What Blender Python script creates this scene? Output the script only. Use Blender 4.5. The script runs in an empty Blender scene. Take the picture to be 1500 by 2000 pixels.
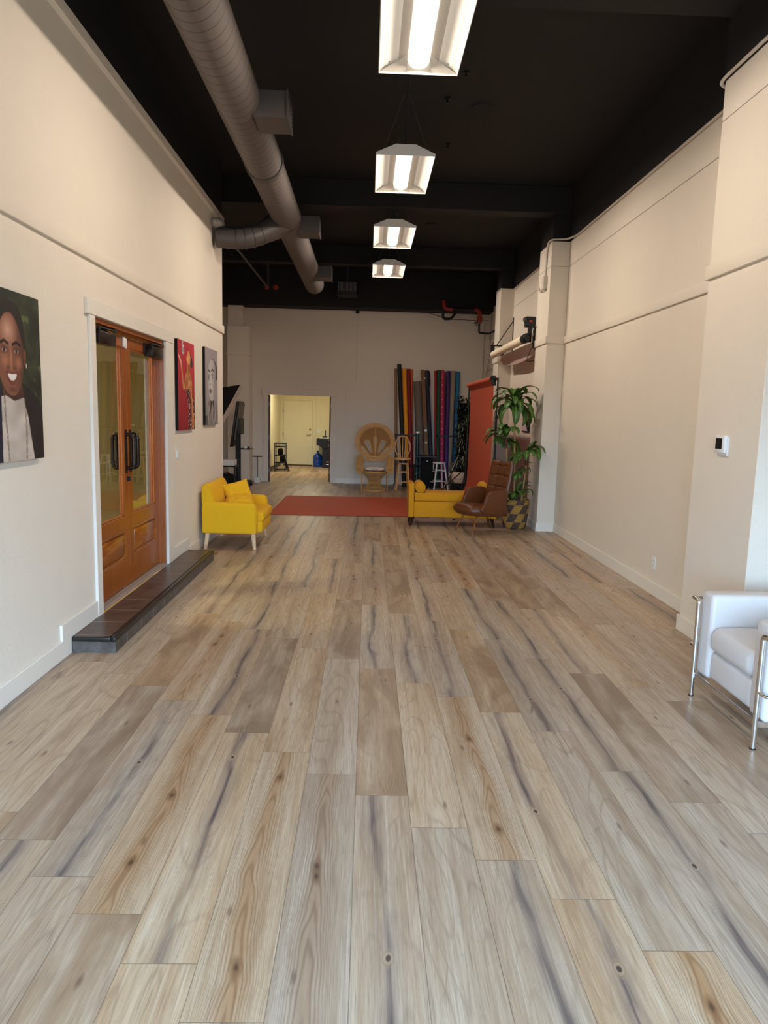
import bpy, bmesh, math, random
from mathutils import Vector, Matrix, noise as mnoise
random.seed(7)
PI = math.pi
SC = bpy.context.scene
COL = SC.collection
V = Vector

# ------------------------------------------------------------------ materials
def lin(c):
    return tuple(((x/255.0)/12.92 if x/255.0 <= 0.04045 else ((x/255.0+0.055)/1.055)**2.4) for x in c) + (1.0,)

class NT:
    def __init__(s, name):
        s.m = bpy.data.materials.new(name); s.m.use_nodes = True
        s.t = s.m.node_tree; s.t.nodes.clear()
        s.out = s.t.nodes.new('ShaderNodeOutputMaterial')
    def n(s, typ, ins=None, **props):
        nd = s.t.nodes.new('ShaderNode'+typ)
        for k, v in props.items(): setattr(nd, k, v)
        for k, v in (ins or {}).items():
            if isinstance(v, bpy.types.NodeSocket): s.t.links.new(v, nd.inputs[k])
            else: nd.inputs[k].default_value = v
        return nd
    def math(s, op, a, b=None, c=None, clamp=False):
        ins = {0: a}
        if b is not None: ins[1] = b
        if c is not None: ins[2] = c
        return s.n('Math', ins, operation=op, use_clamp=clamp).outputs[0]
    def mix(s, f, a, b, blend='MIX'):
        nd = s.t.nodes.new('ShaderNodeMix'); nd.data_type = 'RGBA'; nd.blend_type = blend
        for i, v in ((0, f), (6, a), (7, b)):
            if isinstance(v, bpy.types.NodeSocket): s.t.links.new(v, nd.inputs[i])
            else: nd.inputs[i].default_value = v
        return nd.outputs[2]
    def ramp(s, fac, stops):
        nd = s.t.nodes.new('ShaderNodeValToRGB'); s.t.links.new(fac, nd.inputs[0])
        e = nd.color_ramp.elements
        while len(e) < len(stops): e.new(0.5)
        for i, (p, c) in enumerate(stops):
            e[i].position = p; e[i].color = c if len(c) == 4 else (*c, 1)
        return nd.outputs[0]
    def maprange(s, v, a, b, c=0.0, d=1.0):
        return s.n('MapRange', {0: v, 1: a, 2: b, 3: c, 4: d}).outputs[0]
    def bsdf(s, col, rough=0.5, metal=0.0, bump=None, bstr=0.2, bdist=0.01, **ins):
        p = s.t.nodes.new('ShaderNodeBsdfPrincipled')
        def put(k, v):
            if isinstance(v, bpy.types.NodeSocket): s.t.links.new(v, p.inputs[k])
            else: p.inputs[k].default_value = v
        put('Base Color', col); put('Roughness', rough); put('Metallic', metal)
        for k, v in ins.items(): put(k.replace('_', ' '), v)
        if bump is not None:
            b = s.n('Bump', {'Strength': bstr, 'Distance': bdist, 'Height': bump})
            s.t.links.new(b.outputs[0], p.inputs['Normal'])
        s.t.links.new(p.outputs[0], s.out.inputs[0])
        return s.m

def simple(name, c, rough=0.5, metal=0.0, var=0.04, nscale=30.0, bump=0.0, bscale=200.0, **ins):
    t = NT(name); co = t.n('TexCoord').outputs['Object']
    ns = t.n('TexNoise', {'Vector': co, 'Scale': nscale, 'Detail': 3.0}).outputs['Fac']
    f = t.maprange(ns, 0.3, 0.7, 1-var, 1+var)
    col = t.n('HueSaturation', {'Value': f, 'Color': lin(c)}).outputs[0]
    bh = t.n('TexNoise', {'Vector': co, 'Scale': bscale, 'Detail': 2.0}).outputs['Fac'] if bump else None
    return t.bsdf(col, rough, metal, bump=bh, bstr=bump, bdist=0.004, **ins)

M = {}
M['wall'] = simple('wall_paint', (226, 216, 202), 0.75, var=0.012, nscale=4, bump=0.6, bscale=75)
M['wall_smooth'] = simple('smooth_wall_paint', (223, 213, 198), 0.7, var=0.012, nscale=4, bump=0.08, bscale=60)
M['trim'] = simple('trim_paint', (228, 221, 210), 0.45, var=0.01)
M['black_paint'] = simple('black_ceiling_paint', (21, 18, 18), 0.8, var=0.06, nscale=2.5)
M['yellow_wall'] = simple('yellow_room_paint', (226, 216, 178), 0.7, var=0.02, nscale=4)
M['white_paint'] = simple('white_paint', (232, 230, 225), 0.4, var=0.01)
M['white_plastic'] = simple('white_plastic', (232, 232, 230), 0.35, var=0.01)
M['black_plastic'] = simple('black_plastic', (11, 11, 12), 0.45, var=0.05)
M['black_metal'] = simple('black_metal', (10, 10, 11), 0.5, 0.0, var=0.05)
M['black_fabric'] = simple('black_fabric', (9, 9, 10), 0.95, var=0.1, bump=0.3, bscale=500)
M['bronze'] = simple('dark_bronze', (48, 38, 34), 0.3, 0.75, var=0.08)
M['chrome'] = simple('polished_chrome', (222, 222, 222), 0.12, 1.0, var=0.01)
M['steel'] = simple('brushed_steel', (170, 168, 164), 0.35, 1.0, var=0.05)
M['sill'] = simple('grooved_sill_metal', (176, 156, 142), 0.5, 0.2, var=0.06)
M['brass'] = simple('aged_brass', (150, 122, 70), 0.35, 0.9, var=0.05)
M['cream_paper'] = simple('cream_paper', (238, 224, 196), 0.8, var=0.015)
M['pink_paper'] = simple('pale_pink_paper', (205, 180, 170), 0.8, var=0.02)
M['rust_paper'] = simple('rust_red_paper', (184, 78, 48), 0.75, var=0.03, nscale=3)
M['yellow_fabric'] = simple('bright_yellow_fabric', (230, 174, 8), 0.9, var=0.015, nscale=30, bump=0.12, bscale=600)
M['mustard'] = simple('mustard_fabric', (206, 140, 10), 0.92, var=0.04, nscale=60, bump=0.2, bscale=500)
M['pale_wood'] = simple('pale_beech', (218, 182, 142), 0.5, var=0.06, nscale=18)
M['blond_wood'] = simple('blond_wood', (214, 164, 108), 0.45, var=0.08, nscale=14)
M['dark_wood'] = simple('dark_walnut', (52, 28, 18), 0.4, var=0.1, nscale=20)
M['brown_wood'] = simple('brown_wood', (104, 58, 30), 0.45, var=0.1, nscale=20)
M['leather'] = simple('brown_leather', (96, 50, 20), 0.4, var=0.08, nscale=12, bump=0.12, bscale=260)
M['leg_bronze'] = simple('copper_leg_metal', (150, 98, 62), 0.35, 0.8, var=0.05)
M['white_leather'] = simple('white_leather', (212, 207, 205), 0.4, var=0.012, nscale=8, bump=0.06, bscale=220)
M['cushion_cloth'] = simple('white_cotton', (226, 216, 200), 0.9, var=0.05, nscale=30, bump=0.2, bscale=300)
M['rattan'] = simple('rattan', (204, 156, 92), 0.55, var=0.14, nscale=40, bump=0.3, bscale=180)
M['grey_plastic'] = simple('grey_plastic', (120, 116, 110), 0.5, var=0.04)
M['duct'] = None
M['cable'] = simple('grey_painted_conduit', (206, 196, 184), 0.5, var=0.02)
M['red_iron'] = simple('red_painted_iron', (150, 42, 26), 0.5, var=0.15, nscale=40)
M['foil'] = simple('torn_insulation', (165, 160, 155), 0.55, 0.2, var=0.25, nscale=60, bump=0.6, bscale=120)
M['soil'] = simple('dark_soil', (40, 30, 22), 0.95, var=0.3, nscale=80, bump=0.6, bscale=120)
M['cane'] = simple('plant_cane', (176, 138, 88), 0.7, var=0.18, nscale=30, bump=0.3, bscale=90)
M['cane_tip'] = simple('red_brown_cane', (96, 44, 28), 0.7, var=0.15, nscale=30)
M['rubber'] = simple('black_rubber', (16, 16, 16), 0.8, var=0.05)
M['screen'] = simple('dark_screen', (26, 24, 22), 0.12, var=0.02)
M['blue_bottle'] = simple('blue_bottle_plastic', (34, 92, 190), 0.1, var=0.02, Transmission_Weight=0.5)

def mat_emit(name, c, strength):
    t = NT(name)
    e = t.n('Emission', {'Color': c, 'Strength': strength})
    t.t.links.new(e.outputs[0], t.out.inputs[0]); return t.m
LAMP_COL = (1.0, 0.86, 0.72, 1)
M['lens'] = mat_emit('glowing_lens', LAMP_COL, 2.6)
M['lamp_disc'] = mat_emit('glowing_disc', (1.0, 0.91, 0.70, 1), 105.0)
M['red_led'] = mat_emit('red_indicator', (1.0, 0.06, 0.03, 1), 0.8)

def mat_reflector():
    return simple('reflector_enamel', (184, 178, 168), 0.55, var=0.0)
M['reflector'] = mat_reflector()

def mat_duct():
    t = NT('spiral_duct_metal'); co = t.n('TexCoord').outputs['Object']
    s = t.n('SeparateXYZ', {0: co})
    ang = t.math('DIVIDE', t.math('ARCTAN2', s.outputs['Z'], s.outputs['X']), 2*PI)
    k = t.math('ADD', t.math('DIVIDE', s.outputs['Y'], 0.115), ang)
    fr = t.math('FRACT', k)
    d = t.math('ABSOLUTE', t.math('SUBTRACT', fr, 0.5))
    seam = t.maprange(d, 0.44, 0.49, 0.0, 1.0)
    col = t.mix(t.math('MULTIPLY', seam, 0.7), lin((100, 92, 88)), lin((40, 35, 33)))
    return t.bsdf(col, 0.55, 0.15, bump=seam, bstr=0.5, bdist=0.006)
M['duct'] = mat_duct()
M['duct_plain'] = simple('plain_duct_metal', (82, 76, 74), 0.5, 0.15, var=0.04)

def mat_floor():
    t = NT('oak_look_planks')
    uv = t.n('UVMap', uv_map='UVMap').outputs[0]
    sh = t.n('Attribute', attribute_name='shade').outputs['Fac']
    st = t.n('Attribute', attribute_name='style').outputs['Fac']
    rn = t.n('Attribute', attribute_name='seed').outputs['Fac']
    s = t.n('SeparateXYZ', {0: uv}); u, v = s.outputs['X'], s.outputs['Y']
    sx = t.math('MULTIPLY', rn, 37.0); sy = t.math('MULTIPLY', rn, 91.0)
    def vec(ku, kv, z=0.0):
        return t.n('CombineXYZ', {0: t.math('MULTIPLY_ADD', u, ku, sx), 1: t.math('MULTIPLY_ADD', v, kv, sy), 2: z}).outputs[0]
    def noise(ku, kv, z=0.0, det=3.0, rough=0.55, dist=0.0):
        return t.n('TexNoise', {'Vector': vec(ku, kv, z), 'Scale': 1.0, 'Detail': det, 'Roughness': rough, 'Distortion': dist}).outputs['Fac']
    def sel(lo, hi): return t.math('MULTIPLY', t.math('GREATER_THAN', st, lo), t.math('LESS_THAN', st, hi))
    def mul(*a):
        r = a[0]
        for q in a[1:]: r = t.math('MULTIPLY', r, q)
        return r
    wobc = t.math('SUBTRACT', noise(0.0, 1.1, 0.0, 3.0, 0.5), 0.5)
    band = noise(9.0, 0.55, 1.0, 4.0, 0.6, 0.5)
    streak = noise(52.0, 1.0, 2.0, 3.0, 0.65, 0.3)
    fine = noise(210.0, 6.0, 3.0, 3.0, 0.7)
    base = t.ramp(band, [(0.28, lin((168, 143, 116))), (0.42, lin((190, 167, 140))), (0.55, lin((202, 182, 157))), (0.72, lin((213, 198, 178)))])
    base = t.mix(t.maprange(streak, 0.42, 0.70, 0.0, 0.42), base, lin((158, 133, 107)))
    base = t.mix(t.maprange(fine, 0.44, 0.66, 0.0, 0.40), base, lin((138, 116, 95)))
    pore = noise(280.0, 6.0, 4.0, 2.0, 0.6)
    base = t.mix(t.maprange(pore, 0.60, 0.67, 0.0, 0.35), base, lin((110, 90, 72)))
    base = t.mix(t.maprange(noise(150.0, 2.0, 6.0, 3.0, 0.6), 0.58, 0.70, 0.0, 0.40), base, lin((228, 217, 200)))
    # faint growth figure: contour lines of a slow field
    fig = t.math('SINE', t.math('MULTIPLY', noise(4.6, 0.75, 14.0, 1.0), 70.0))
    figl = t.math('POWER', t.math('MAXIMUM', fig, 0.0), 7.0)
    base = t.mix(t.math('MULTIPLY', figl, t.maprange(st, 0.0, 2.0, 0.38, 0.14)), base, lin((146, 124, 104)))
    # smoky stripe that comes and goes along the plank
    cx = t.math('MULTIPLY_ADD', wobc, 0.15, t.math('MULTIPLY_ADD', rn, 0.06, 0.082))
    dsg = t.math('SUBTRACT', u, cx); ds = t.math('ABSOLUTE', dsg)
    amt = t.maprange(noise(0.0, 1.5, 5.0, 2.0), 0.34, 0.58, 0.30, 1.0)
    brk = t.maprange(noise(95.0, 1.4, 16.0, 2.0, 0.6), 0.34, 0.58, 0.25, 1.0)
    halo = t.math('POWER', t.maprange(ds, 0.0, 0.075, 1.0, 0.0), 1.3)
    core = t.maprange(t.math('ADD', ds, t.math('MULTIPLY', t.math('SUBTRACT', noise(30.0, 2.4, 15.0, 3.0), 0.5), 0.05)), 0.002, 0.020, 1.0, 0.0)
    isB = sel(0.5, 1.5); isC = sel(1.5, 2.5)
    base = t.mix(mul(halo, amt, t.maprange(streak, 0.3, 0.6, 0.5, 1.0), isB, 0.78), base, lin((128, 113, 104)))
    base = t.mix(mul(core, amt, brk, isB, 0.92), base, lin((84, 74, 76)))
    # cathedral figure: nested arches inside a brown heart band
    cc = t.math('SUBTRACT', u, t.math('MULTIPLY_ADD', wobc, 0.16, 0.112)); ac = t.math('ABSOLUTE', cc)
    bw = t.maprange(noise(0.0, 1.9, 9.0, 2.0), 0.3, 0.7, 0.020, 0.062)
    heart = t.maprange(t.math('ADD', ac, t.math('MULTIPLY', t.math('SUBTRACT', noise(40.0, 1.6, 17.0, 2.0), 0.5), 0.03)), t.math('MULTIPLY', bw, 0.25), t.math('MULTIPLY', bw, 1.25), 1.0, 0.0)
    base = t.mix(mul(heart, isC, 0.62), base, lin((166, 134, 102)))
    arch = t.math('ADD', t.math('POWER', t.math('MULTIPLY', ac, 34.0), 1.7), t.math('MULTIPLY_ADD', v, 3.0, t.math('MULTIPLY', noise(6.0, 1.5, 8.0, 2.0), 3.0)))
    rings = t.math('MULTIPLY_ADD', t.math('SINE', t.math('MULTIPLY_ADD', arch, 9.0, t.math('MULTIPLY', noise(60.0, 5.0, 12.0, 2.0), 2.5))), 0.5, 0.5)
    rg = t.math('POWER', rings, 2.4)
    base = t.mix(mul(rg, t.maprange(ac, 0.02, 0.09, 1.0, 0.35), isC, 0.50), base, lin((116, 88, 64)))
    # brown clouded planks
    mot = noise(5.0, 1.3, 7.0, 4.0, 0.55, 0.8)
    base = t.mix(mul(t.maprange(mot, 0.36, 0.60, 0.15, 0.85), sel(2.5, 3.5)), base, lin((146, 122, 98)))
    base = t.mix(mul(rg, t.maprange(mot, 0.50, 0.62, 0.0, 0.5), sel(2.5, 3.5)), base, lin((112, 90, 70)))
    # knots: dark eye in a pale ring on the stripe, brown burls in the heart band
    def eye(dx, v0, wu, wv):
        return t.math('SQRT', t.math('ADD', t.math('POWER', t.math('DIVIDE', dx, wu), 2.0), t.math('POWER', t.math('DIVIDE', t.math('SUBTRACT', v, v0), wv), 2.0)))
    def h01(k): return t.math('FRACT', t.math('MULTIPLY', rn, k))
    k1 = eye(dsg, t.math('MULTIPLY_ADD', h01(173.0), 1.1, 0.2), 0.0075, 0.013)
    base = t.mix(mul(t.maprange(k1, 3.4, 1.6, 0.0, 0.55), isB), base, lin((188, 166, 138)))
    base = t.mix(mul(t.maprange(t.math('ABSOLUTE', t.math('SUBTRACT', k1, 2.3)), 0.0, 0.5, 0.42, 0.0), isB), base, lin((128, 104, 84)))
    base = t.mix(mul(t.maprange(k1, 1.3, 0.8, 0.0, 0.95), isB), base, lin((66, 56, 54)))
    for kk in (91.0, 57.0):
        k2 = eye(cc, t.math('MULTIPLY_ADD', h01(kk), 1.2, 0.15), 0.010, 0.022)
        k2 = t.math('ADD', k2, t.math('MULTIPLY', t.math('SUBTRACT', noise(60.0, 24.0, kk, 2.0), 0.5), 1.0))
        base = t.mix(mul(t.maprange(k2, 2.6, 0.9, 0.0, 0.75), isC), base, lin((120, 92, 68)))
        base = t.mix(mul(t.maprange(k2, 0.9, 0.35, 0.0, 0.8), isC), base, lin((70, 54, 44)))
    k3 = eye(t.math('SUBTRACT', u, t.math('MULTIPLY_ADD', h01(39.0), 0.12, 0.05)), t.math('MULTIPLY_ADD', h01(211.0), 1.2, 0.15), 0.005, 0.016)
    base = t.mix(mul(t.maprange(k3, 2.4, 0.6, 0.0, 0.7), t.math('SUBTRACT', 1.0, isB)), base, lin((104, 84, 68)))
    ck = t.n('TexVoronoi', {'Vector': vec(7.0, 0.9, 23.0), 'Scale': 1.0}, feature='DISTANCE_TO_EDGE').outputs['Distance']
    crack = t.math('MULTIPLY', t.maprange(ck, 0.0, 0.010, 1.0, 0.0), t.maprange(noise(5.0, 2.0, 31.0, 1.0), 0.64, 0.70, 0.0, 0.7))
    base = t.mix(crack, base, lin((100, 82, 66)))
    hs = t.n('HueSaturation', {'Hue': 0.495, 'Saturation': t.maprange(sh, 0.0, 1.0, 0.95, 1.22), 'Value': t.maprange(sh, 0.0, 1.0, 0.81, 0.98), 'Color': base}).outputs[0]
    eu = t.math('MINIMUM', u, t.math('SUBTRACT', 0.225, u))
    ev = t.math('MINIMUM', v, t.math('SUBTRACT', t.n('Attribute', attribute_name='length').outputs['Fac'], v))
    e = t.math('MINIMUM', eu, ev)
    groove = t.maprange(e, 0.0004, 0.0020, 1.0, 0.0)
    col = t.mix(t.math('MULTIPLY', groove, 0.6), hs, lin((74, 62, 52)))
    hgt = t.math('SUBTRACT', t.math('MULTIPLY', fine, 0.12), groove)
    rough = t.maprange(fine, 0.3, 0.7, 0.36, 0.46)
    return t.bsdf(col, rough, 0.0, bump=hgt, bstr=0.35, bdist=0.002, Specular_IOR_Level=0.5)
M['floor'] = mat_floor()

def mat_redwood():
    t = NT('red_brown_fir'); co = t.n('TexCoord').outputs['Object']
    mp = t.n('Mapping', {'Vector': co, 'Scale': (9.0, 9.0, 0.9)}).outputs[0]
    w = t.n('TexNoise', {'Vector': mp, 'Scale': 1.6, 'Detail': 4.0, 'Distortion': 1.5}).outputs['Fac']
    col = t.ramp(w, [(0.25, lin((134, 66, 8))), (0.5, lin((148, 76, 12))), (0.75, lin((160, 84, 16)))])
    return t.bsdf(col, 0.32, 0.0, Coat_Weight=0.25, Coat_Roughness=0.2)
M['redwood'] = mat_redwood()
def mat_redpanel():
    t = NT('fir_panel'); co = t.n('TexCoord').outputs['Object']
    mp = t.n('Mapping', {'Vector': co, 'Scale': (9.0, 1.3, 11.0), 'Rotation': (0.35, 0, 0)}).outputs[0]
    w = t.n('TexNoise', {'Vector': mp, 'Scale': 1.6, 'Detail': 3.0, 'Distortion': 1.0}).outputs['Fac']
    col = t.ramp(w, [(0.3, lin((126, 60, 8))), (0.5, lin((146, 76, 14))), (0.62, lin((174, 104, 30))), (0.75, lin((142, 72, 14)))])
    return t.bsdf(col, 0.3, 0.0, Coat_Weight=0.25, Coat_Roughness=0.2)
M['fir_panel'] = mat_redpanel()

def mat_glass():
    t = NT('clear_door_glass')
    fr = t.n('Fresnel', {'IOR': 1.55}).outputs[0]
    gb = t.n('NewGeometry').outputs['Backfacing']
    f2 = t.math('MULTIPLY', t.math('MULTIPLY', fr, 1.5, clamp=True), t.math('SUBTRACT', 1.0, gb))
    tr = t.n('BsdfTransparent', {'Color': (0.93, 0.95, 0.88, 1)})
    gl = t.n('BsdfGlossy', {'Color': (1, 1, 1, 1), 'Roughness': 0.0})
    mx = t.n('MixShader', {0: f2, 1: tr.outputs[0], 2: gl.outputs[0]})
    t.t.links.new(mx.outputs[0], t.out.inputs[0]); return t.m
M['glass'] = mat_glass()

def mat_tile():
    t = NT('brown_slate_tile'); co = t.n('TexCoord').outputs['Object']
    s = t.n('SeparateXYZ', {0: co})
    fy = t.math('FRACT', t.math('DIVIDE', t.math('ADD', s.outputs['Y'], 10.0), 0.305))
    d = t.math('MINIMUM', fy, t.math('SUBTRACT', 1.0, fy))
    g = t.maprange(d, 0.010, 0.017, 1.0, 0.0)
    ns = t.n('TexNoise', {'Vector': co, 'Scale': 9.0, 'Detail': 5.0, 'Distortion': 0.5}).outputs['Fac']
    base = t.ramp(ns, [(0.3, lin((62, 46, 40))), (0.55, lin((84, 64, 56))), (0.75, lin((100, 80, 70)))])
    col = t.mix(g, base, lin((150, 136, 124)))
    return t.bsdf(col, 0.34, 0.0, bump=t.math('SUBTRACT', ns, g), bstr=0.25, bdist=0.003)
M['tile'] = mat_tile()
def mat_tileface():
    t = NT('grey_slate_tile'); co = t.n('TexCoord').outputs['Object']
    s = t.n('SeparateXYZ', {0: co})
    fy = t.math('FRACT', t.math('DIVIDE', t.math('ADD', s.outputs['Y'], 10.12), 0.305))
    d = t.math('MINIMUM', fy, t.math('SUBTRACT', 1.0, fy))
    g = t.maprange(d, 0.010, 0.017, 1.0, 0.0)
    ns = t.n('TexNoise', {'Vector': co, 'Scale': 14.0, 'Detail': 5.0}).outputs['Fac']
    base = t.ramp(ns, [(0.3, lin((64, 58, 54))), (0.55, lin((84, 76, 70))), (0.75, lin((100, 92, 86)))])
    sp = t.n('TexVoronoi', {'Vector': co, 'Scale': 16.0}).outputs['Distance']
    base = t.mix(t.maprange(sp, 0.03, 0.06, 0.8, 0.0), base, lin((170, 165, 160)))
    col = t.mix(g, base, lin((140, 130, 120)))
    return t.bsdf(col, 0.5, 0.0)
M['tile_face'] = mat_tileface()
M['nosing'] = simple('black_nosing', (24, 22, 22), 0.3, var=0.1)

def mat_vcol(name, rough=0.6):
    t = NT(name)
    c = t.n('Attribute', attribute_name='paint').outputs['Color']
    return t.bsdf(c, rough)
M['print'] = mat_vcol('printed_canvas', 0.55)

def mat_leaf(name, a, b, rib, wide=0.05):
    t = NT(name)
    uv = t.n('UVMap', uv_map='UVMap').outputs[0]
    s = t.n('SeparateXYZ', {0: uv})
    d = t.math('ABSOLUTE', t.math('SUBTRACT', s.outputs['X'], 0.5))
    m = t.maprange(d, wide*0.4, wide, 1.0, 0.0)
    co = t.n('TexCoord').outputs['Object']
    ns = t.n('TexNoise', {'Vector': co, 'Scale': 14.0, 'Detail': 2.0}).outputs['Fac']
    col = t.mix(t.maprange(ns, 0.35, 0.65), lin(a), lin(b))
    lines = t.n('TexWave', {'Vector': uv, 'Scale': 9.0, 'Distortion': 0.3}, bands_direction='X').outputs['Fac']
    col = t.mix(t.math('MULTIPLY', lines, 0.14), col, lin(rib))
    col = t.mix(m, col, lin(rib))
    return t.bsdf(col, 0.42, 0.0, Specular_IOR_Level=0.45)
M['leaf'] = mat_leaf('green_strap_leaf', (34, 70, 18), (62, 106, 30), (140, 168, 84))
M['leaf_dark'] = mat_leaf('dark_hedge_leaf', (9, 13, 10), (17, 24, 17), (22, 30, 20))
M['leaf_pale'] = mat_leaf('pale_striped_leaf', (100, 116, 84), (140, 146, 108), (190, 190, 150), 0.2)

def mat_basket():
    t = NT('woven_seagrass'); uv = t.n('UVMap', uv_map='UVMap').outputs[0]
    s = t.n('SeparateXYZ', {0: uv}); u, v = s.outputs['X'], s.outputs['Y']
    row = t.math('FLOOR', t.math('MULTIPLY', v, 5.6))
    k = t.math('FRACT', t.math('ADD', t.math('MULTIPLY', u, 5.0), t.math('SUBTRACT', t.math('MULTIPLY', row, 0.5), t.math('MULTIPLY', v, 1.5))))
    blk = t.math('GREATER_THAN', k, 0.5)
    ns = t.n('TexNoise', {'Vector': t.n('Mapping', {'Vector': uv, 'Scale': (160.0, 60.0, 1.0)}).outputs[0], 'Scale': 1.0, 'Detail': 2.0}).outputs['Fac']
    ya = t.mix(t.maprange(ns, 0.3, 0.7), lin((150, 106, 36)), lin((196, 152, 72)))
    pu = t.mix(t.maprange(ns, 0.3, 0.7), lin((62, 44, 38)), lin((104, 80, 68)))
    col = t.mix(blk, ya, pu)
    cr = t.math('ABSOLUTE', t.math('SUBTRACT', t.math('FRACT', t.math('MULTIPLY', v, 26.0)), 0.5))
    cu = t.math('ABSOLUTE', t.math('SUBTRACT', t.math('FRACT', t.math('MULTIPLY', u, 96.0)), 0.5))
    h = t.math('ADD', cr, t.math('MULTIPLY', cu, 0.6))
    col = t.mix(t.maprange(cr, 0.40, 0.49, 0.0, 0.6), col, lin((58, 40, 24)))
    return t.bsdf(col, 0.85, bump=t.math('SUBTRACT', 1.0, h), bstr=0.8, bdist=0.008)
M['basket'] = mat_basket()

def mat_weave():
    t = NT('woven_rattan'); co = t.n('TexCoord').outputs['Object']
    s = t.n('SeparateXYZ', {0: co})
    a = t.math('SINE', t.math('MULTIPLY', s.outputs['X'], 300.0)); b = t.math('SINE', t.math('MULTIPLY', s.outputs['Z'], 300.0))
    h = t.math('MULTIPLY', a, b)
    col = t.mix(t.maprange(h, -0.6, 0.8), lin((176, 130, 76)), lin((220, 174, 112)))
    return t.bsdf(col, 0.6, bump=h, bstr=0.6, bdist=0.004)
M['weave'] = mat_weave()
def mat_pattern_roll():
    t = NT('grey_diagonal_paper'); co = t.n('TexCoord').outputs['Object']
    w = t.n('TexWave', {'Vector': co, 'Scale': 20.0, 'Distortion': 0.0}, bands_direction='DIAGONAL').outputs['Fac']
    col = t.mix(t.maprange(w, 0.4, 0.7), lin((128, 116, 104)), lin((84, 76, 68)))
    return t.bsdf(col, 0.7)
M['pattern_roll'] = mat_pattern_roll()
def paper(name, c): return simple(name, c, 0.6, var=0.03)

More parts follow.
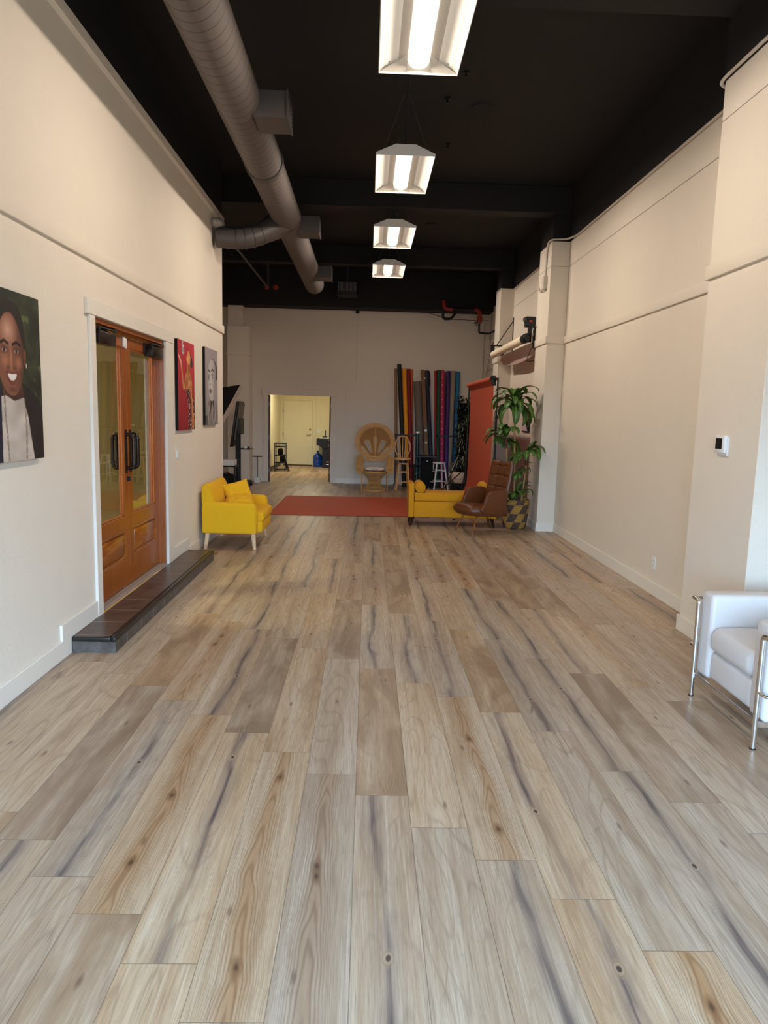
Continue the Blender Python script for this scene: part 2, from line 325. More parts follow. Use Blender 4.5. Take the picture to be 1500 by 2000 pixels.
# ------------------------------------------------------------------ geometry helpers
class B:
    def __init__(s):
        s.bm = bmesh.new(); s.uv = None
    def _merge(s, t, mtx=None):
        if mtx is not None: bmesh.ops.transform(t, matrix=mtx, verts=t.verts)
        me = bpy.data.meshes.new('tmp'); t.to_mesh(me); t.free(); s.bm.from_mesh(me); bpy.data.meshes.remove(me)
    def box(s, x0, x1, y0, y1, z0, z1, r=0.0, seg=2, mtx=None):
        t = bmesh.new(); bmesh.ops.create_cube(t, size=1.0)
        bmesh.ops.transform(t, matrix=Matrix.Translation(((x0+x1)/2, (y0+y1)/2, (z0+z1)/2)) @ Matrix.Diagonal((abs(x1-x0), abs(y1-y0), abs(z1-z0), 1)), verts=t.verts)
        if r > 0:
            r = min(r, 0.49*min(abs(x1-x0), abs(y1-y0), abs(z1-z0)))
            bmesh.ops.bevel(t, geom=t.edges[:], offset=r, segments=seg, profile=0.5, affect='EDGES')
        s._merge(t, mtx); return s
    def frames(s, pts, closed=False):
        n = len(pts); T = []
        for i in range(n):
            if closed: d = pts[(i+1) % n]-pts[i-1]
            elif i == 0: d = pts[1]-pts[0]
            elif i == n-1: d = pts[-1]-pts[-2]
            else: d = (pts[i+1]-pts[i]).normalized()+(pts[i]-pts[i-1]).normalized()
            T.append(d.normalized() if d.length > 1e-9 else V((0, 0, 1)))
        a = V((0, 0, 1)) if abs(T[0].z) < 0.9 else V((1, 0, 0))
        u = T[0].cross(a).normalized(); out = []
        for i in range(n):
            u = (u-T[i]*u.dot(T[i])); u = u.normalized() if u.length > 1e-6 else T[i].orthogonal().normalized()
            out.append((u, T[i].cross(u)))
        return out
    def tube(s, pts, r, n=8, closed=False, caps=True, sx=1.0, sy=1.0, ph=0.0):
        pts = [V(p) for p in pts]; rr = r if isinstance(r, (list, tuple)) else [r]*len(pts)
        fr = s.frames(pts, closed); rings = []
        for p, q, (u, w) in zip(pts, rr, fr):
            rings.append([s.bm.verts.new(p+(u*math.cos(ph+2*PI*k/n)*sx+w*math.sin(ph+2*PI*k/n)*sy)*q) for k in range(n)])
        m = len(rings)
        for i in range(m if closed else m-1):
            a, b = rings[i], rings[(i+1) % m]
            for k in range(n): s.bm.faces.new((a[k], a[(k+1) % n], b[(k+1) % n], b[k]))
        if caps and not closed:
            s.bm.faces.new(rings[0][::-1]); s.bm.faces.new(rings[-1])
        return s
    def cyl(s, p0, p1, r0, r1=None, n=12):
        return s.tube([p0, p1], [r0, r0 if r1 is None else r1], n)
    def lathe(s, prof, n=24, c=(0, 0, 0), caps=True, uv=False):
        c = V(c); rings = []
        for (r, z) in prof:
            rings.append([s.bm.verts.new(c+V((r*math.cos(2*PI*k/n), r*math.sin(2*PI*k/n), z))) for k in range(n)])
        lay = s.bm.loops.layers.uv.verify() if uv else None
        L = [0.0]
        for i in range(1, len(prof)): L.append(L[-1]+math.hypot(prof[i][0]-prof[i-1][0], prof[i][1]-prof[i-1][1]))
        for i in range(len(rings)-1):
            a, b = rings[i], rings[i+1]
            for k in range(n):
                f = s.bm.faces.new((a[k], a[(k+1) % n], b[(k+1) % n], b[k]))
                if uv:
                    for l, (x, y) in zip(f.loops, ((k/n, L[i]), ((k+1)/n, L[i]), ((k+1)/n, L[i+1]), (k/n, L[i+1]))): l[lay].uv = (x, y/L[-1])
        if caps:
            if prof[0][0] > 1e-5: s.bm.faces.new(rings[0][::-1])
            if prof[-1][0] > 1e-5: s.bm.faces.new(rings[-1])
        return s
    def prism(s, poly, axis, a0, a1, r=0.0, seg=2, mtx=None):
        # poly: list of 2D points in the plane across axis ('x': (y,z), 'y': (x,z), 'z': (x,y))
        def p3(p, a):
            return {'x': V((a, p[0], p[1])), 'y': V((p[0], a, p[1])), 'z': V((p[0], p[1], a))}[axis]
        t = bmesh.new()
        A = [t.verts.new(p3(p, a0)) for p in poly]; Bv = [t.verts.new(p3(p, a1)) for p in poly]
        n = len(poly)
        t.faces.new(A); t.faces.new(Bv[::-1])
        for i in range(n): t.faces.new((A[i], Bv[i], Bv[(i+1) % n], A[(i+1) % n]))
        bmesh.ops.recalc_face_normals(t, faces=t.faces)
        if r > 0: bmesh.ops.bevel(t, geom=t.edges[:], offset=r, segments=seg, profile=0.5, affect='EDGES')
        s._merge(t, mtx); return s
    def ell(s, c, rad, nu=20, nv=12, e=1.0, mtx=None):
        # superellipsoid
        def p(x, q): return math.copysign(abs(x)**q, x)
        t = bmesh.new(); rows = []
        for j in range(nv+1):
            ph = -PI/2+PI*j/nv
            if j in (0, nv):
                rows.append([t.verts.new((c[0], c[1], c[2]+rad[2]*math.copysign(1, ph)))]); continue
            rows.append([t.verts.new((c[0]+rad[0]*p(math.cos(ph), e)*p(math.cos(2*PI*i/nu), e), c[1]+rad[1]*p(math.cos(ph), e)*p(math.sin(2*PI*i/nu), e), c[2]+rad[2]*p(math.sin(ph), e))) for i in range(nu)])
        for j in range(nv):
            a, b = rows[j], rows[j+1]
            for i in range(nu):
                i2 = (i+1) % nu
                if len(a) == 1: t.faces.new((a[0], b[i2], b[i]))
                elif len(b) == 1: t.faces.new((a[i], a[i2], b[0]))
                else: t.faces.new((a[i], a[i2], b[i2], b[i]))
        s._merge(t, mtx); return s
    def grid(s, fn, nu, nv, uv=False, flip=False, wrapu=False):
        vs = [[s.bm.verts.new(fn(i/nu, j/nv)) for i in range(nu+(0 if wrapu else 1))] for j in range(nv+1)]
        lay = s.bm.loops.layers.uv.verify() if uv else None
        m = len(vs[0])
        for j in range(nv):
            for i in range(nu):
                q = (vs[j][i], vs[j][(i+1) % m], vs[j+1][(i+1) % m], vs[j+1][i])
                w = ((i/nu, j/nv), ((i+1)/nu, j/nv), ((i+1)/nu, (j+1)/nv), (i/nu, (j+1)/nv))
                if flip: q = q[::-1]; w = w[::-1]
                f = s.bm.faces.new(q)
                if uv:
                    for l, c in zip(f.loops, w): l[lay].uv = c
        return s
    def slab(s, fn, nu, nv, th):
        # closed sheet: fn(u,v) -> (point, normal); thickness th
        def top(u, v):
            p, n = fn(u, v); return V(p)+V(n)*th/2
        def bot(u, v):
            p, n = fn(u, v); return V(p)-V(n)*th/2
        a = [[s.bm.verts.new(top(i/nu, j/nv)) for i in range(nu+1)] for j in range(nv+1)]
        b = [[s.bm.verts.new(bot(i/nu, j/nv)) for i in range(nu+1)] for j in range(nv+1)]
        F = s.bm.faces.new
        for j in range(nv):
            for i in range(nu):
                F((a[j][i], a[j][i+1], a[j+1][i+1], a[j+1][i])); F((b[j][i], b[j+1][i], b[j+1][i+1], b[j][i+1]))
        for i in range(nu):
            F((a[0][i], b[0][i], b[0][i+1], a[0][i+1])); F((a[nv][i], a[nv][i+1], b[nv][i+1], b[nv][i]))
        for j in range(nv):
            F((a[j][0], a[j+1][0], b[j+1][0], b[j][0])); F((a[j][nu], b[j][nu], b[j+1][nu], a[j+1][nu]))
        return s

def obj(name, b, mat, parent=None, world=True, smooth=35, kind=None):
    bm = b.bm
    bmesh.ops.recalc_face_normals(bm, faces=bm.faces)
    me = bpy.data.meshes.new(name)
    if parent is not None and world:
        mw = parent.get('_w')
        r = parent
        off = V((0, 0, 0))
        while r is not None:
            off += V(r.location); r = r.parent
        bmesh.ops.translate(bm, vec=-off, verts=bm.verts)
    bm.to_mesh(me); bm.free()
    if smooth:
        me.shade_smooth(); me.set_sharp_from_angle(angle=math.radians(smooth))
    me.materials.append(mat)
    if me.uv_layers: me.uv_layers[0].name = 'UVMap'
    o = bpy.data.objects.new(name, me); COL.objects.link(o)
    if parent is not None: o.parent = parent
    if kind: o['kind'] = kind
    return o
def tag(o, label, cat, group=None):
    o['label'] = label; o['category'] = cat
    if group: o['group'] = group
    return o
def thing(name, label, cat, loc=(0, 0, 0), rz=0.0, group=None):
    o = bpy.data.objects.new(name, None); COL.objects.link(o)
    o.empty_display_size = 0.1
    o.location = loc; o.rotation_euler = (0, 0, rz)
    return tag(o, label, cat, group)
def struct(name, b, mat, label=None, cat=None, smooth=35):
    o = obj(name, b, mat, smooth=smooth); o['kind'] = 'structure'
    if label: tag(o, label, cat)
    return o
def rotm(axis, deg, p=(0, 0, 0)):
    p = V(p); return Matrix.Translation(p) @ Matrix.Rotation(math.radians(deg), 4, axis) @ Matrix.Translation(-p)
def bez(p0, p1, p2, n=8):
    p0, p1, p2 = V(p0), V(p1), V(p2)
    return [p0*(1-t)**2+p1*2*t*(1-t)+p2*t*t for t in [i/n for i in range(n+1)]]
def round_path(pts, r, n=5):
    pts = [V(p) for p in pts]; out = [pts[0]]
    for i in range(1, len(pts)-1):
        a = pts[i]+(pts[i-1]-pts[i]).normalized()*min(r, (pts[i-1]-pts[i]).length*0.49)
        c = pts[i]+(pts[i+1]-pts[i]).normalized()*min(r, (pts[i+1]-pts[i]).length*0.49)
        out += bez(a, pts[i], c, n)
    return out+[pts[-1]]
# ------------------------------------------------------------------ camera
CAMZ = 1.62
cd = bpy.data.cameras.new('camera'); cam = bpy.data.objects.new('camera', cd); COL.objects.link(cam)
RR = ((0.99941949, -0.02224461, 0.02580424), (0.02250548, -0.1375578, -0.99023803), (0.02557703, 0.99024392, -0.13697732))
X_, Y_, Z_ = V(RR[0]), -V(RR[1]), -V(RR[2])
cam.matrix_world = Matrix(((X_.x, Y_.x, Z_.x, 0), (X_.y, Y_.y, Z_.y, 0), (X_.z, Y_.z, Z_.z, CAMZ), (0, 0, 0, 1)))
cd.sensor_fit = 'VERTICAL'; cd.sensor_height = 24.0; cd.sensor_width = 18.0
cd.lens = 1380.0/2000.0*24.0
cd.clip_start = 0.05; cd.clip_end = 200
SC.camera = cam

XL, XR, YB, YF, ZC = -1.945, 2.725, 16.45, -1.6, 4.75

# ------------------------------------------------------------------ floor
def build_floor():
    PW, PL, X0 = 0.2250, 1.522, -0.0175
    joint = {-8: 1.357, -7: 1.155, -6: 0.97, -5: 0.76, -4: 0.578, -3: 0.372, -2: 0.169, -1: 1.487, 0: 1.314, 1: 1.078, 2: 0.875, 3: 0.668, 4: 0.435, 5: 0.027, 6: 1.287, 7: 1.062, 8: 0.862}
    bm = bmesh.new(); uv = bm.loops.layers.uv.new('UVMap')
    fs = {k: bm.faces.layers.float.new(k) for k in ('shade', 'style', 'seed', 'length')}
    rnd = random.Random(11)
    styles = [0, 1, 2, 3, 1, 0, 2, 1, 3, 0, 1, 2]
    fixed = {(0, 0): 1, (0, 1): 3, (-1, 0): 2, (-1, 1): 0, (1, 1): 0, (1, 0): 0, (-2, 0): 1, (-2, 1): 2, (2, 1): 2, (2, 0): 1, (3, 1): 1, (3, 0): 1, (4, 1): 0, (5, 1): 1, (6, 1): 3, (-3, 0): 0, (-3, 1): 1, (-4, 1): 2, (-5, 1): 1, (-4, 0): 3, (-6, 1): 3, (5, 0): 2}
    xmin, xmax, ymin, ymax = -4.35, XR+0.02, YF, 21.75
    for k in range(int(math.floor((xmin-X0)/PW)), int(math.ceil((xmax-X0)/PW))):
        j0 = joint.get(k, (1.3-0.205*k) % PL)
        n0 = int(math.floor((ymin-j0)/PL)); n1 = int(math.ceil((ymax-j0)/PL))
        for n in range(n0, n1):
            ya, yb = max(ymin, j0+n*PL), min(ymax, j0+(n+1)*PL)
            xa, xb = max(xmin, X0+k*PW), min(xmax, X0+(k+1)*PW)
            if yb-ya < 1e-4 or xb-xa < 1e-4: continue
            f = bm.faces.new([bm.verts.new((x, y, 0)) for x, y in ((xa, ya), (xb, ya), (xb, yb), (xa, yb))])
            u0, v0 = xa-(X0+k*PW), ya-(j0+n*PL)
            for l, (a, b2) in zip(f.loops, ((u0, v0), (u0+xb-xa, v0), (u0+xb-xa, v0+yb-ya), (u0, v0+yb-ya))): l[uv].uv = (a, b2)
            f[fs['shade']] = rnd.random(); f[fs['seed']] = rnd.random(); f[fs['length']] = PL
            f[fs['style']] = fixed.get((k, n), rnd.choice(styles)); 
    me = bpy.data.meshes.new('floor'); bm.to_mesh(me); bm.free(); me.materials.append(M['floor'])
    o = bpy.data.objects.new('floor', me); COL.objects.link(o); o['kind'] = 'structure'
    tag(o, 'wide oak-look plank floor running the length of the room', 'floor')
build_floor()

# ------------------------------------------------------------------ walls
TH = 0.15
DY0, DY1, DZ0, DZ1 = 5.13, 6.87, 0.0, 2.25      # double door opening
WT = 4.05
b = B()
b.box(XL-TH, XL, YF, DY0, 0, WT); b.box(XL-TH, XL, DY1, 9.60, 0, WT); b.box(XL-TH, XL, DY0, DY1, DZ1, WT)
b.box(-4.3, XL-TH, 9.45, 9.60, 0, WT)
struct('wall_left', b, M['wall'], 'cream textured wall with double doors and three canvas prints', 'wall')
b = B(); b.box(XL-TH, XL-0.002, YF, 9.60, WT, ZC); b.box(-4.3, XL-TH, 9.45, 9.598, WT, ZC); b.box(-4.45, -4.3, 9.45, YB, WT, ZC)
struct('wall_left_upper', b, M['black_paint'], 'black painted band of wall above the cream left wall', 'wall')
b = B(); b.box(-4.45, -4.3, 9.45, YB+0.1, 0, WT)
struct('wall_left_rear', b, M['wall_smooth'])
b = B(); b.box(XR, XR+TH, YF, YB+0.1, 0, 4.03)
struct('wall_right', b, M['wall_smooth'], 'long cream wall with pillars and a horizontal ledge', 'wall')
b = B(); b.box(XR+0.002, XR+TH, YF, YB+0.1, 4.03, ZC)
struct('wall_right_upper', b, M['black_paint'], 'black painted band of wall above the cream right wall', 'wall')
# back wall with doorway
RX0, RX1, RZ = -2.29, -0.86, 2.0
b = B(); b.box(-4.45, RX0, YB, YB+TH, 0, 3.92); b.box(RX1, XR+TH, YB, YB+TH, 0, 3.92); b.box(RX0, RX1, YB, YB+TH, RZ, 3.92)
struct('wall_back', b, M['wall_smooth'], 'beige rear wall with an open doorway to a lit room', 'wall')
b = B(); b.box(-4.45, XR+TH, YB+0.002, YB+TH, 3.92, ZC)
struct('wall_back_upper', b, M['black_paint'])
# front wall with shop window (behind the camera)
b = B(); b.box(-4.0, -1.80, YF-TH, YF, 0, ZC); b.box(2.58, XR+TH, YF-TH, YF, 0, ZC); b.box(-1.80, 2.58, YF-TH, YF, 0, 0.25); b.box(-1.80, 2.58, YF-TH, YF, 2.75, ZC)
struct('wall_front', b, M['wall_smooth'], 'front wall around the wide shop window', 'wall')
b = B()
for x in (-1.80, -0.34, 1.12, 2.52): b.box(x, x+0.06, YF-0.11, YF-0.04, 0.25, 2.75)
for z in (0.25, 2.15, 2.69): b.box(-1.80, 2.58, YF-0.11, YF-0.04, z, z+0.06)
struct('window_1', b, M['black_metal'], 'dark framed shop window on the front wall', 'window')
b = B(); b.box(-4.45, XR+TH, YF-TH, YB+TH, ZC, ZC+0.12)
struct('ceiling', b, M['black_paint'], 'high black painted ceiling', 'ceiling')
# beams
for y0, y1, zb in ((4.55, 5.3, 4.42), (10.05, 10.32, 4.40), (13.80, 14.02, 4.40), (16.05, 16.449, 3.93)):
    b = B(); b.box(-4.3 if y0 > 9 else XL, XR, y0, y1, zb, ZC-0.001, r=0.008, seg=1)
    struct('beam', b, M['black_paint'])

# pillars (right wall, left rear corner)
def pillar(x0, x1, y0, y1, z, name='pillar', split=2.66, tops=None):
    b = B(); b.box(x0, x1, y0, y1, 0, z, r=0.004, seg=1)
    return struct(name, b, M['wall'] if y0 < 8 else M['wall_smooth'], 'cream pillar against the wall', 'pillar')
o = pillar(2.49, XR-0.001, 4.46, 5.35, 4.03); o['label'] = 'nearest cream pillar on the right carrying a thermostat'
o = pillar(2.47, XR-0.001, 10.05, 10.72, 4.03); o['label'] = 'cream pillar behind the tall potted plant'
o = pillar(2.47, XR-0.001, 13.80, 14.30, 4.03); o['label'] = 'farthest cream pillar on the right wall beside the pipes'
b = B(); b.box(-3.12, -2.65, 15.92, YB-0.001, 0, 3.45, r=0.004, seg=1); b.box(-3.12, -2.80, 16.0, YB-0.001, 3.45, 3.90)
struct('pillar', b, M['wall_smooth'], 'beige stepped pillar in the rear left corner', 'pillar')
for (y0, y1) in ((4.46, 5.35), (10.05, 10.72), (13.80, 14.30)):
    b = B(); b.box(2.48, XR+0.001, y0+0.01, y1-0.01, 4.03, ZC-0.002)
    struct('pillar_upper', b, M['black_paint'])

# horizontal ledges ("trim"), soffit strips, grooves
def ledge(b, x0, x1, y0, y1, z0, h=0.10):
    b.box(x0, x1, y0, y1, z0, z0+h, r=0.006, seg=2)
b = B(); ledge(b, XL-0.001, XL+0.022, YF, 9.622, 2.618); struct('trim_1', b, M['wall'], 'cream ledge running along the left wall above the prints', 'trim')
b = B(); b.prism([(XL, 3.985), (XL+0.03, 4.0), (XL+0.03, 4.075), (XL, 4.075)], 'y', YF, 9.60); struct('trim_2', b, M['wall'], 'cream strip capping the left wall under the black band', 'trim')
b = B(); P = 0.022
for y0, y1 in ((YF, 4.46), (5.35, 10.05), (10.72, 13.80), (14.30, YB)): ledge(b, XR-P, XR, y0, y1, 2.66)
for (y0, y1, x) in ((4.46, 5.35, 2.49), (10.05, 10.72, 2.47), (13.80, 14.30, 2.47)): ledge(b, x-P, XR-0.002, y0-P, y1+P, 2.66)
struct('trim_3', b, M['wall_smooth'], 'cream ledge stepping around the right wall and its pillars', 'trim')
b = B(); ledge(b, -3.14, -2.63, 15.90, YB, 2.83, 0.06); struct('trim_4', b, M['wall_smooth'])
# thin panel joint lines in the right wall
b = B()
for y0, y1 in ((5.36, 10.04), (10.73, 13.79)): b.box(XR-0.0015, XR+0.001, y0, y1, 3.697, 3.703)
b.box(2.4685, 2.471, 10.05, 10.72, 3.697, 3.703); b.box(2.47, XR, 10.0485, 10.051, 3.697, 3.703); b.box(2.4885, 2.491, 4.46, 5.35, 3.752, 3.757)
struct('trim_5', b, M['grey_plastic'], 'thin joint line across the upper right wall', 'trim')
# rear wall chase board and its joint
b = B(); b.box(-0.50, -0.285, YB-0.035, YB+0.001, 0.0, 2.34); struct('trim_6', b, M['wall_smooth'], 'narrow boxed strip on the rear wall beside the doorway', 'trim')
b = B(); b.box(-0.292, -0.288, YB-0.002, YB+0.001, 2.34, 3.92); struct('trim_7', b, M['grey_plastic'])
b = B(); b.box(-0.33, -0.25, YB-0.02, YB+0.001, 3.86, 3.93); struct('trim_8', b, M['black_paint'])

# baseboards
BH, BT = 0.12, 0.017
b = B(); b.prism([(YF, 0), (4.565, 0), (4.565, 0.105), (5.035, 0.105), (5.035, 0.225), (4.43, 0.225), (4.43, BH), (YF, BH)], 'x', XL, XL+BT, r=0.002, seg=1)
b.prism([(7.085, 0.105), (7.60, 0.105), (7.60, 0), (9.60+BT, 0), (9.60+BT, BH), (7.66, BH), (7.66, 0.225), (7.085, 0.225)], 'x', XL, XL+BT, r=0.002, seg=1)
struct('baseboard_left', b, M['trim'], 'white baseboard stepping up beside the tiled step', 'baseboard')
b = B()
for y0, y1 in ((YF, 4.46-BT), (5.35+BT, 10.05-BT), (10.72+BT, 13.8-BT), (14.3+BT, YB)): b.box(XR-BT, XR, y0, y1, 0, BH, r=0.002, seg=1)
for (y0, y1, x) in ((4.46, 5.35, 2.49), (10.05, 10.72, 2.47), (13.80, 14.30, 2.47)): b.box(x-BT, XR, y0-BT, y1+BT, 0, BH, r=0.002, seg=1)
struct('baseboard_right', b, M['trim'], 'white baseboard along the right wall and pillars', 'baseboard')
b = B(); b.box(-2.65, RX0-0.12, YB-BT, YB, 0, BH); b.box(RX1+0.12, -0.5, YB-BT, YB, 0, BH); b.box(-0.5-BT, -0.285+BT, YB-0.035-BT, YB, 0, BH); b.box(-0.285+BT, XR-BT, YB-BT, YB, 0, BH)
struct('baseboard_back', b, M['trim'], 'beige baseboard along the rear wall', 'baseboard')

# door casings
b = B(); C0 = XL; C1 = XL+0.022
b.box(C0, C1, 5.035, DY0, 0.105, 2.25, r=0.003, seg=1); b.box(C0, C1, DY1, 7.085, 0.105, 2.25, r=0.003, seg=1); b.box(C0, C1+0.006, 4.985, 7.13, 2.25, 2.36, r=0.003, seg=1)
struct('trim_9', b, M['trim'], 'white casing around the wooden double doors', 'trim')
b = B(); b.box(RX0-0.12, RX0, YB-0.02, YB, 0, RZ, r=0.003, seg=1); b.box(RX1, RX1+0.12, YB-0.02, YB, 0, RZ, r=0.003, seg=1); b.box(RX0-0.15, RX1+0.15, YB-0.024, YB, RZ, RZ+0.13, r=0.003, seg=1)
struct('trim_10', b, M['wall_smooth'], 'beige casing around the rear doorway', 'trim')

# ------------------------------------------------------------------ tiled step in front of the doors
st = thing('entry_step', 'low dark tiled step with black edging below the wooden double doors', 'step', (-1.79, 6.08, 0))
SX0, SX1, SY0, SY1, SZ = XL+BT+0.001, -1.64, 4.565, 7.60, 0.105
b = B(); b.box(SX0, SX1-0.004, SY0+0.004, SY1-0.004, 0, SZ-0.028); obj('riser', b, M['tile_face'], st)
b = B(); b.box(SX0, SX1-0.035, SY0+0.03, SY1-0.02, SZ-0.03, SZ); obj('tiled_top', b, M['tile'], st)
b = B(); b.box(SX1-0.035, SX1, SY0, SY1, SZ-0.032, SZ+0.002, r=0.008, seg=3); b.box(SX0, SX1-0.035, SY0, SY0+0.03, SZ-0.032, SZ+0.002, r=0.008, seg=3); b.box(SX0, SX1-0.035, SY1-0.018, SY1, SZ-0.032, SZ+0.002, r=0.006, seg=2)
b.box(SX1-0.045, SX1-0.037, SY0+0.03, SY1-0.02, SZ-0.02, SZ+0.003)
obj('nosing', b, M['nosing'], st)

# ------------------------------------------------------------------ wooden double doors (door_1)
d1 = thing('door_1', 'double doors of red-brown wood with tall glass panes', 'door', (-2.02, 6.0, 0)); d1['kind'] = 'structure'
XD = -2.005                       # room side face of the leaves
b = B(); W = M['redwood']
b.box(XL-TH+0.005, XL-0.002, DY0-0.001, DY0+0.03, SZ, DZ1); b.box(XL-TH+0.005, XL-0.002, DY1-0.03, DY1+0.001, SZ, DZ1); b.box(XL-TH+0.005, XL-0.002, DY0, DY1, DZ1-0.035, DZ1+0.001)
b.box(XD-0.002, XD+0.02, DY0+0.03, DY0+0.045, SZ, DZ1-0.035); b.box(XD-0.002, XD+0.02, DY1-0.045, DY1-0.03, SZ, DZ1-0.035); b.box(XD-0.002, XD+0.02, DY0+0.03, DY1-0.03, DZ1-0.05, DZ1-0.035)
obj('door_frame', b, W, d1)
b = B(); b.box(XD-0.05, XL+0.0, DY0+0.03, DY1-0.03, SZ-0.001, SZ+0.012)
for i in range(5): b.box(XD-0.002+i*0.012, XD+0.004+i*0.012, DY0+0.031, DY1-0.031, SZ+0.012, SZ+0.018)
obj('threshold', b, M['sill'], d1)
def leaf(y0, y1, hinge_near):
    xb, xf = XD-0.045, XD
    z0, z1 = SZ+0.022, DZ1-0.06
    gy0, gy1, gz0, gz1 = y0+0.10, y1-0.10, 0.725, 2.105
    b = B(); r = 0.004
    b.box(xb, xf, y0, gy0, z0, z1, r=r, seg=1); b.box(xb, xf, gy1, y1, z0, z1, r=r, seg=1)
    b.box(xb, xf, gy0, gy1, gz1, z1, r=r, seg=1); b.box(xb, xf, gy0, gy1, 0.605, gz0, r=r, seg=1); b.box(xb, xf, gy0, gy1, z0, 0.365, r=r, seg=1)
    for (a0, a1, c0, c1) in ((gy0, gy0+0.014, gz0, gz1), (gy1-0.014, gy1, gz0, gz1), (gy0, gy1, gz1-0.014, gz1), (gy0, gy1, gz0, gz0+0.014)): b.box(xf-0.022, xf-0.006, a0, a1, c0, c1, r=0.003, seg=1)
    lf = obj('door_leaf', b, W, d1)
    b = B(); b.box(xf-0.032, xf-0.024, gy0, gy1, gz0, gz1); obj('glass_pane', b, M['glass'], lf)
    b = B(); b.box(xb+0.005, xf-0.016, gy0-0.001, gy1+0.001, 0.364, 0.606)
    b.prism([(gy0+0.035, 0.395), (gy1-0.035, 0.395), (gy1-0.035, 0.575), (gy0+0.035, 0.575)], 'x', xf-0.02, xf-0.003, r=0.011, seg=2)
    for (a0, a1, c0, c1) in ((gy0, gy0+0.016, 0.365, 0.605), (gy1-0.016, gy1, 0.365, 0.605), (gy0, gy1, 0.589, 0.605), (gy0, gy1, 0.365, 0.381)): b.box(xf-0.018, xf-0.001, a0, a1, c0, c1, r=0.004, seg=1)
    obj('raised_panel', b, M['fir_panel'], lf)
    hy = (y1-0.05) if hinge_near else (y0+0.05)
    for sgn, xs in ((1, xf), (-1, xb)):
        b = B(); px = xs+sgn*0.065
        b.tube(round_path([(xs, hy, 1.12), (px, hy, 1.12), (px, hy, 1.40), (xs, hy, 1.40)], 0.05), 0.0155, n=12)
        for z in (1.165, 1.355): b.cyl((px, hy, z-0.006), (px, hy, z+0.006), 0.0185, n=14)
        b.box(xs, xs+sgn*0.006, hy-0.022, hy+0.022, 1.08, 1.44, r=0.003, seg=1)
        obj('pull_handle', b, M['bronze'], lf)
    cy0 = (y0+0.02) if hinge_near else (y1-0.40)
    b = B(); b.box(xf+0.0, xf+0.075, cy0+0.03, cy0+0.37, 2.075, 2.165, r=0.006, seg=2); b.box(xf, xf+0.02, cy0, cy0+0.36, 2.10, 2.19)
    obj('door_closer', b, M['bronze'], lf)
    b = B(); ya = cy0+0.12
    b.cyl((xf+0.04, ya, 2.165), (xf+0.04, ya, 2.20), 0.014); b.tube([(xf+0.04, ya, 2.195), (xf+0.05, ya+0.30, 2.195)], 0.008); b.tube([(xf+0.05, ya+0.30, 2.205), (xf+0.01, ya+0.16, 2.205)], 0.008)
    b.cyl((xf+0.05, ya+0.30, 2.182), (xf+0.05, ya+0.30, 2.215), 0.016); b.box(xf-0.002, xf+0.03, ya+0.12, ya+0.20, 2.192, 2.222)
    obj('closer_arm', b, M['black_metal'], lf)
    return lf
YM = 5.985
l1 = leaf(DY0+0.034, YM-0.002, True); l2 = leaf(YM+0.002, DY1-0.034, False)
b = B(); b.cyl((XD, YM-0.03, 1.03), (XD+0.014, YM-0.03, 1.03), 0.018); b.box(XD+0.012, XD+0.03, YM-0.034, YM-0.026, 1.012, 1.048, r=0.002, seg=1)
obj('lock_cylinder', b, M['black_metal'], l1)
ms = thing('contact_sensor', 'small white contact sensor at the top of the wooden doors', 'sensor', (XD, YM, 2.15))
b = B(); b.box(XD+0.001, XD+0.018, YM-0.085, YM-0.045, 2.105, 2.185, r=0.004, seg=2); obj('sensor_body', b, M['white_plastic'], ms)
b = B(); b.box(XD+0.001, XD+0.016, YM-0.035, YM-0.012, 2.10, 2.18, r=0.003, seg=2); obj('magnet', b, M['white_plastic'], ms)

# room seen through the glass doors
b = B(); b.box(-4.3, -4.2, 2.2, 9.45, 0, 2.75); b.box(-4.2, XL-TH, 9.35, 9.45, 0, 2.75); b.box(-4.2, XL-TH, 2.1, 2.2, 0, 2.75); b.box(-4.3, XL-TH, 2.1, 9.45, 2.75, 2.85)
b.box(-3.25, -3.13, 7.4, 9.35, 0, 2.75)
struct('wall_side_room', b, M['yellow_wall'], 'yellowish walls of the room behind the glass doors', 'wall')

# ------------------------------------------------------------------ rear room beyond the doorway
b = B(); BX0, BX1, BY = -2.66, 0.3, 21.70
b.box(BX0-0.1, BX0, YB+TH, BY, 0, 2.6); b.box(BX1, BX1+0.1, YB+TH, BY, 0, 2.6); b.box(BX0-0.1, BX1+0.1, BY, BY+0.1, 0, 2.6); b.box(BX0-0.1, BX1+0.1, YB+TH, BY+0.1, 2.6, 2.7)
struct('wall_rear_room', b, M['yellow_wall'], 'pale yellow walls of the lit room past the doorway', 'wall')
b = B(); b.box(BX0, BX0+0.015, YB+TH, BY, 0, 0.10); struct('baseboard_rear_room', b, M['dark_wood'], 'dark baseboard on the left of the lit rear room', 'baseboard')
d2 = thing('door_2', 'pale cream door with lever handle on the far wall of the rear room', 'door', (-2.12, BY, 0)); d2['kind'] = 'structure'
b = B(); b.box(-2.56, -1.68, BY-0.03, BY-0.001, 0.03, 1.96, r=0.003, seg=1); obj('door_leaf', b, M['yellow_wall'], d2)
b = B(); b.box(-2.659, -2.575, BY-0.022, BY, 0, 1.975); b.box(-1.665, -1.58, BY-0.022, BY, 0, 1.975); b.box(-2.659, -1.58, BY-0.024, BY, 1.975, 2.07); obj('door_frame', b, M['yellow_wall'], d2)
b = B(); b.box(-2.56, -1.68, BY-0.035, BY-0.001, 0.0, 0.028); obj('door_sweep', b, M['dark_wood'], d2)
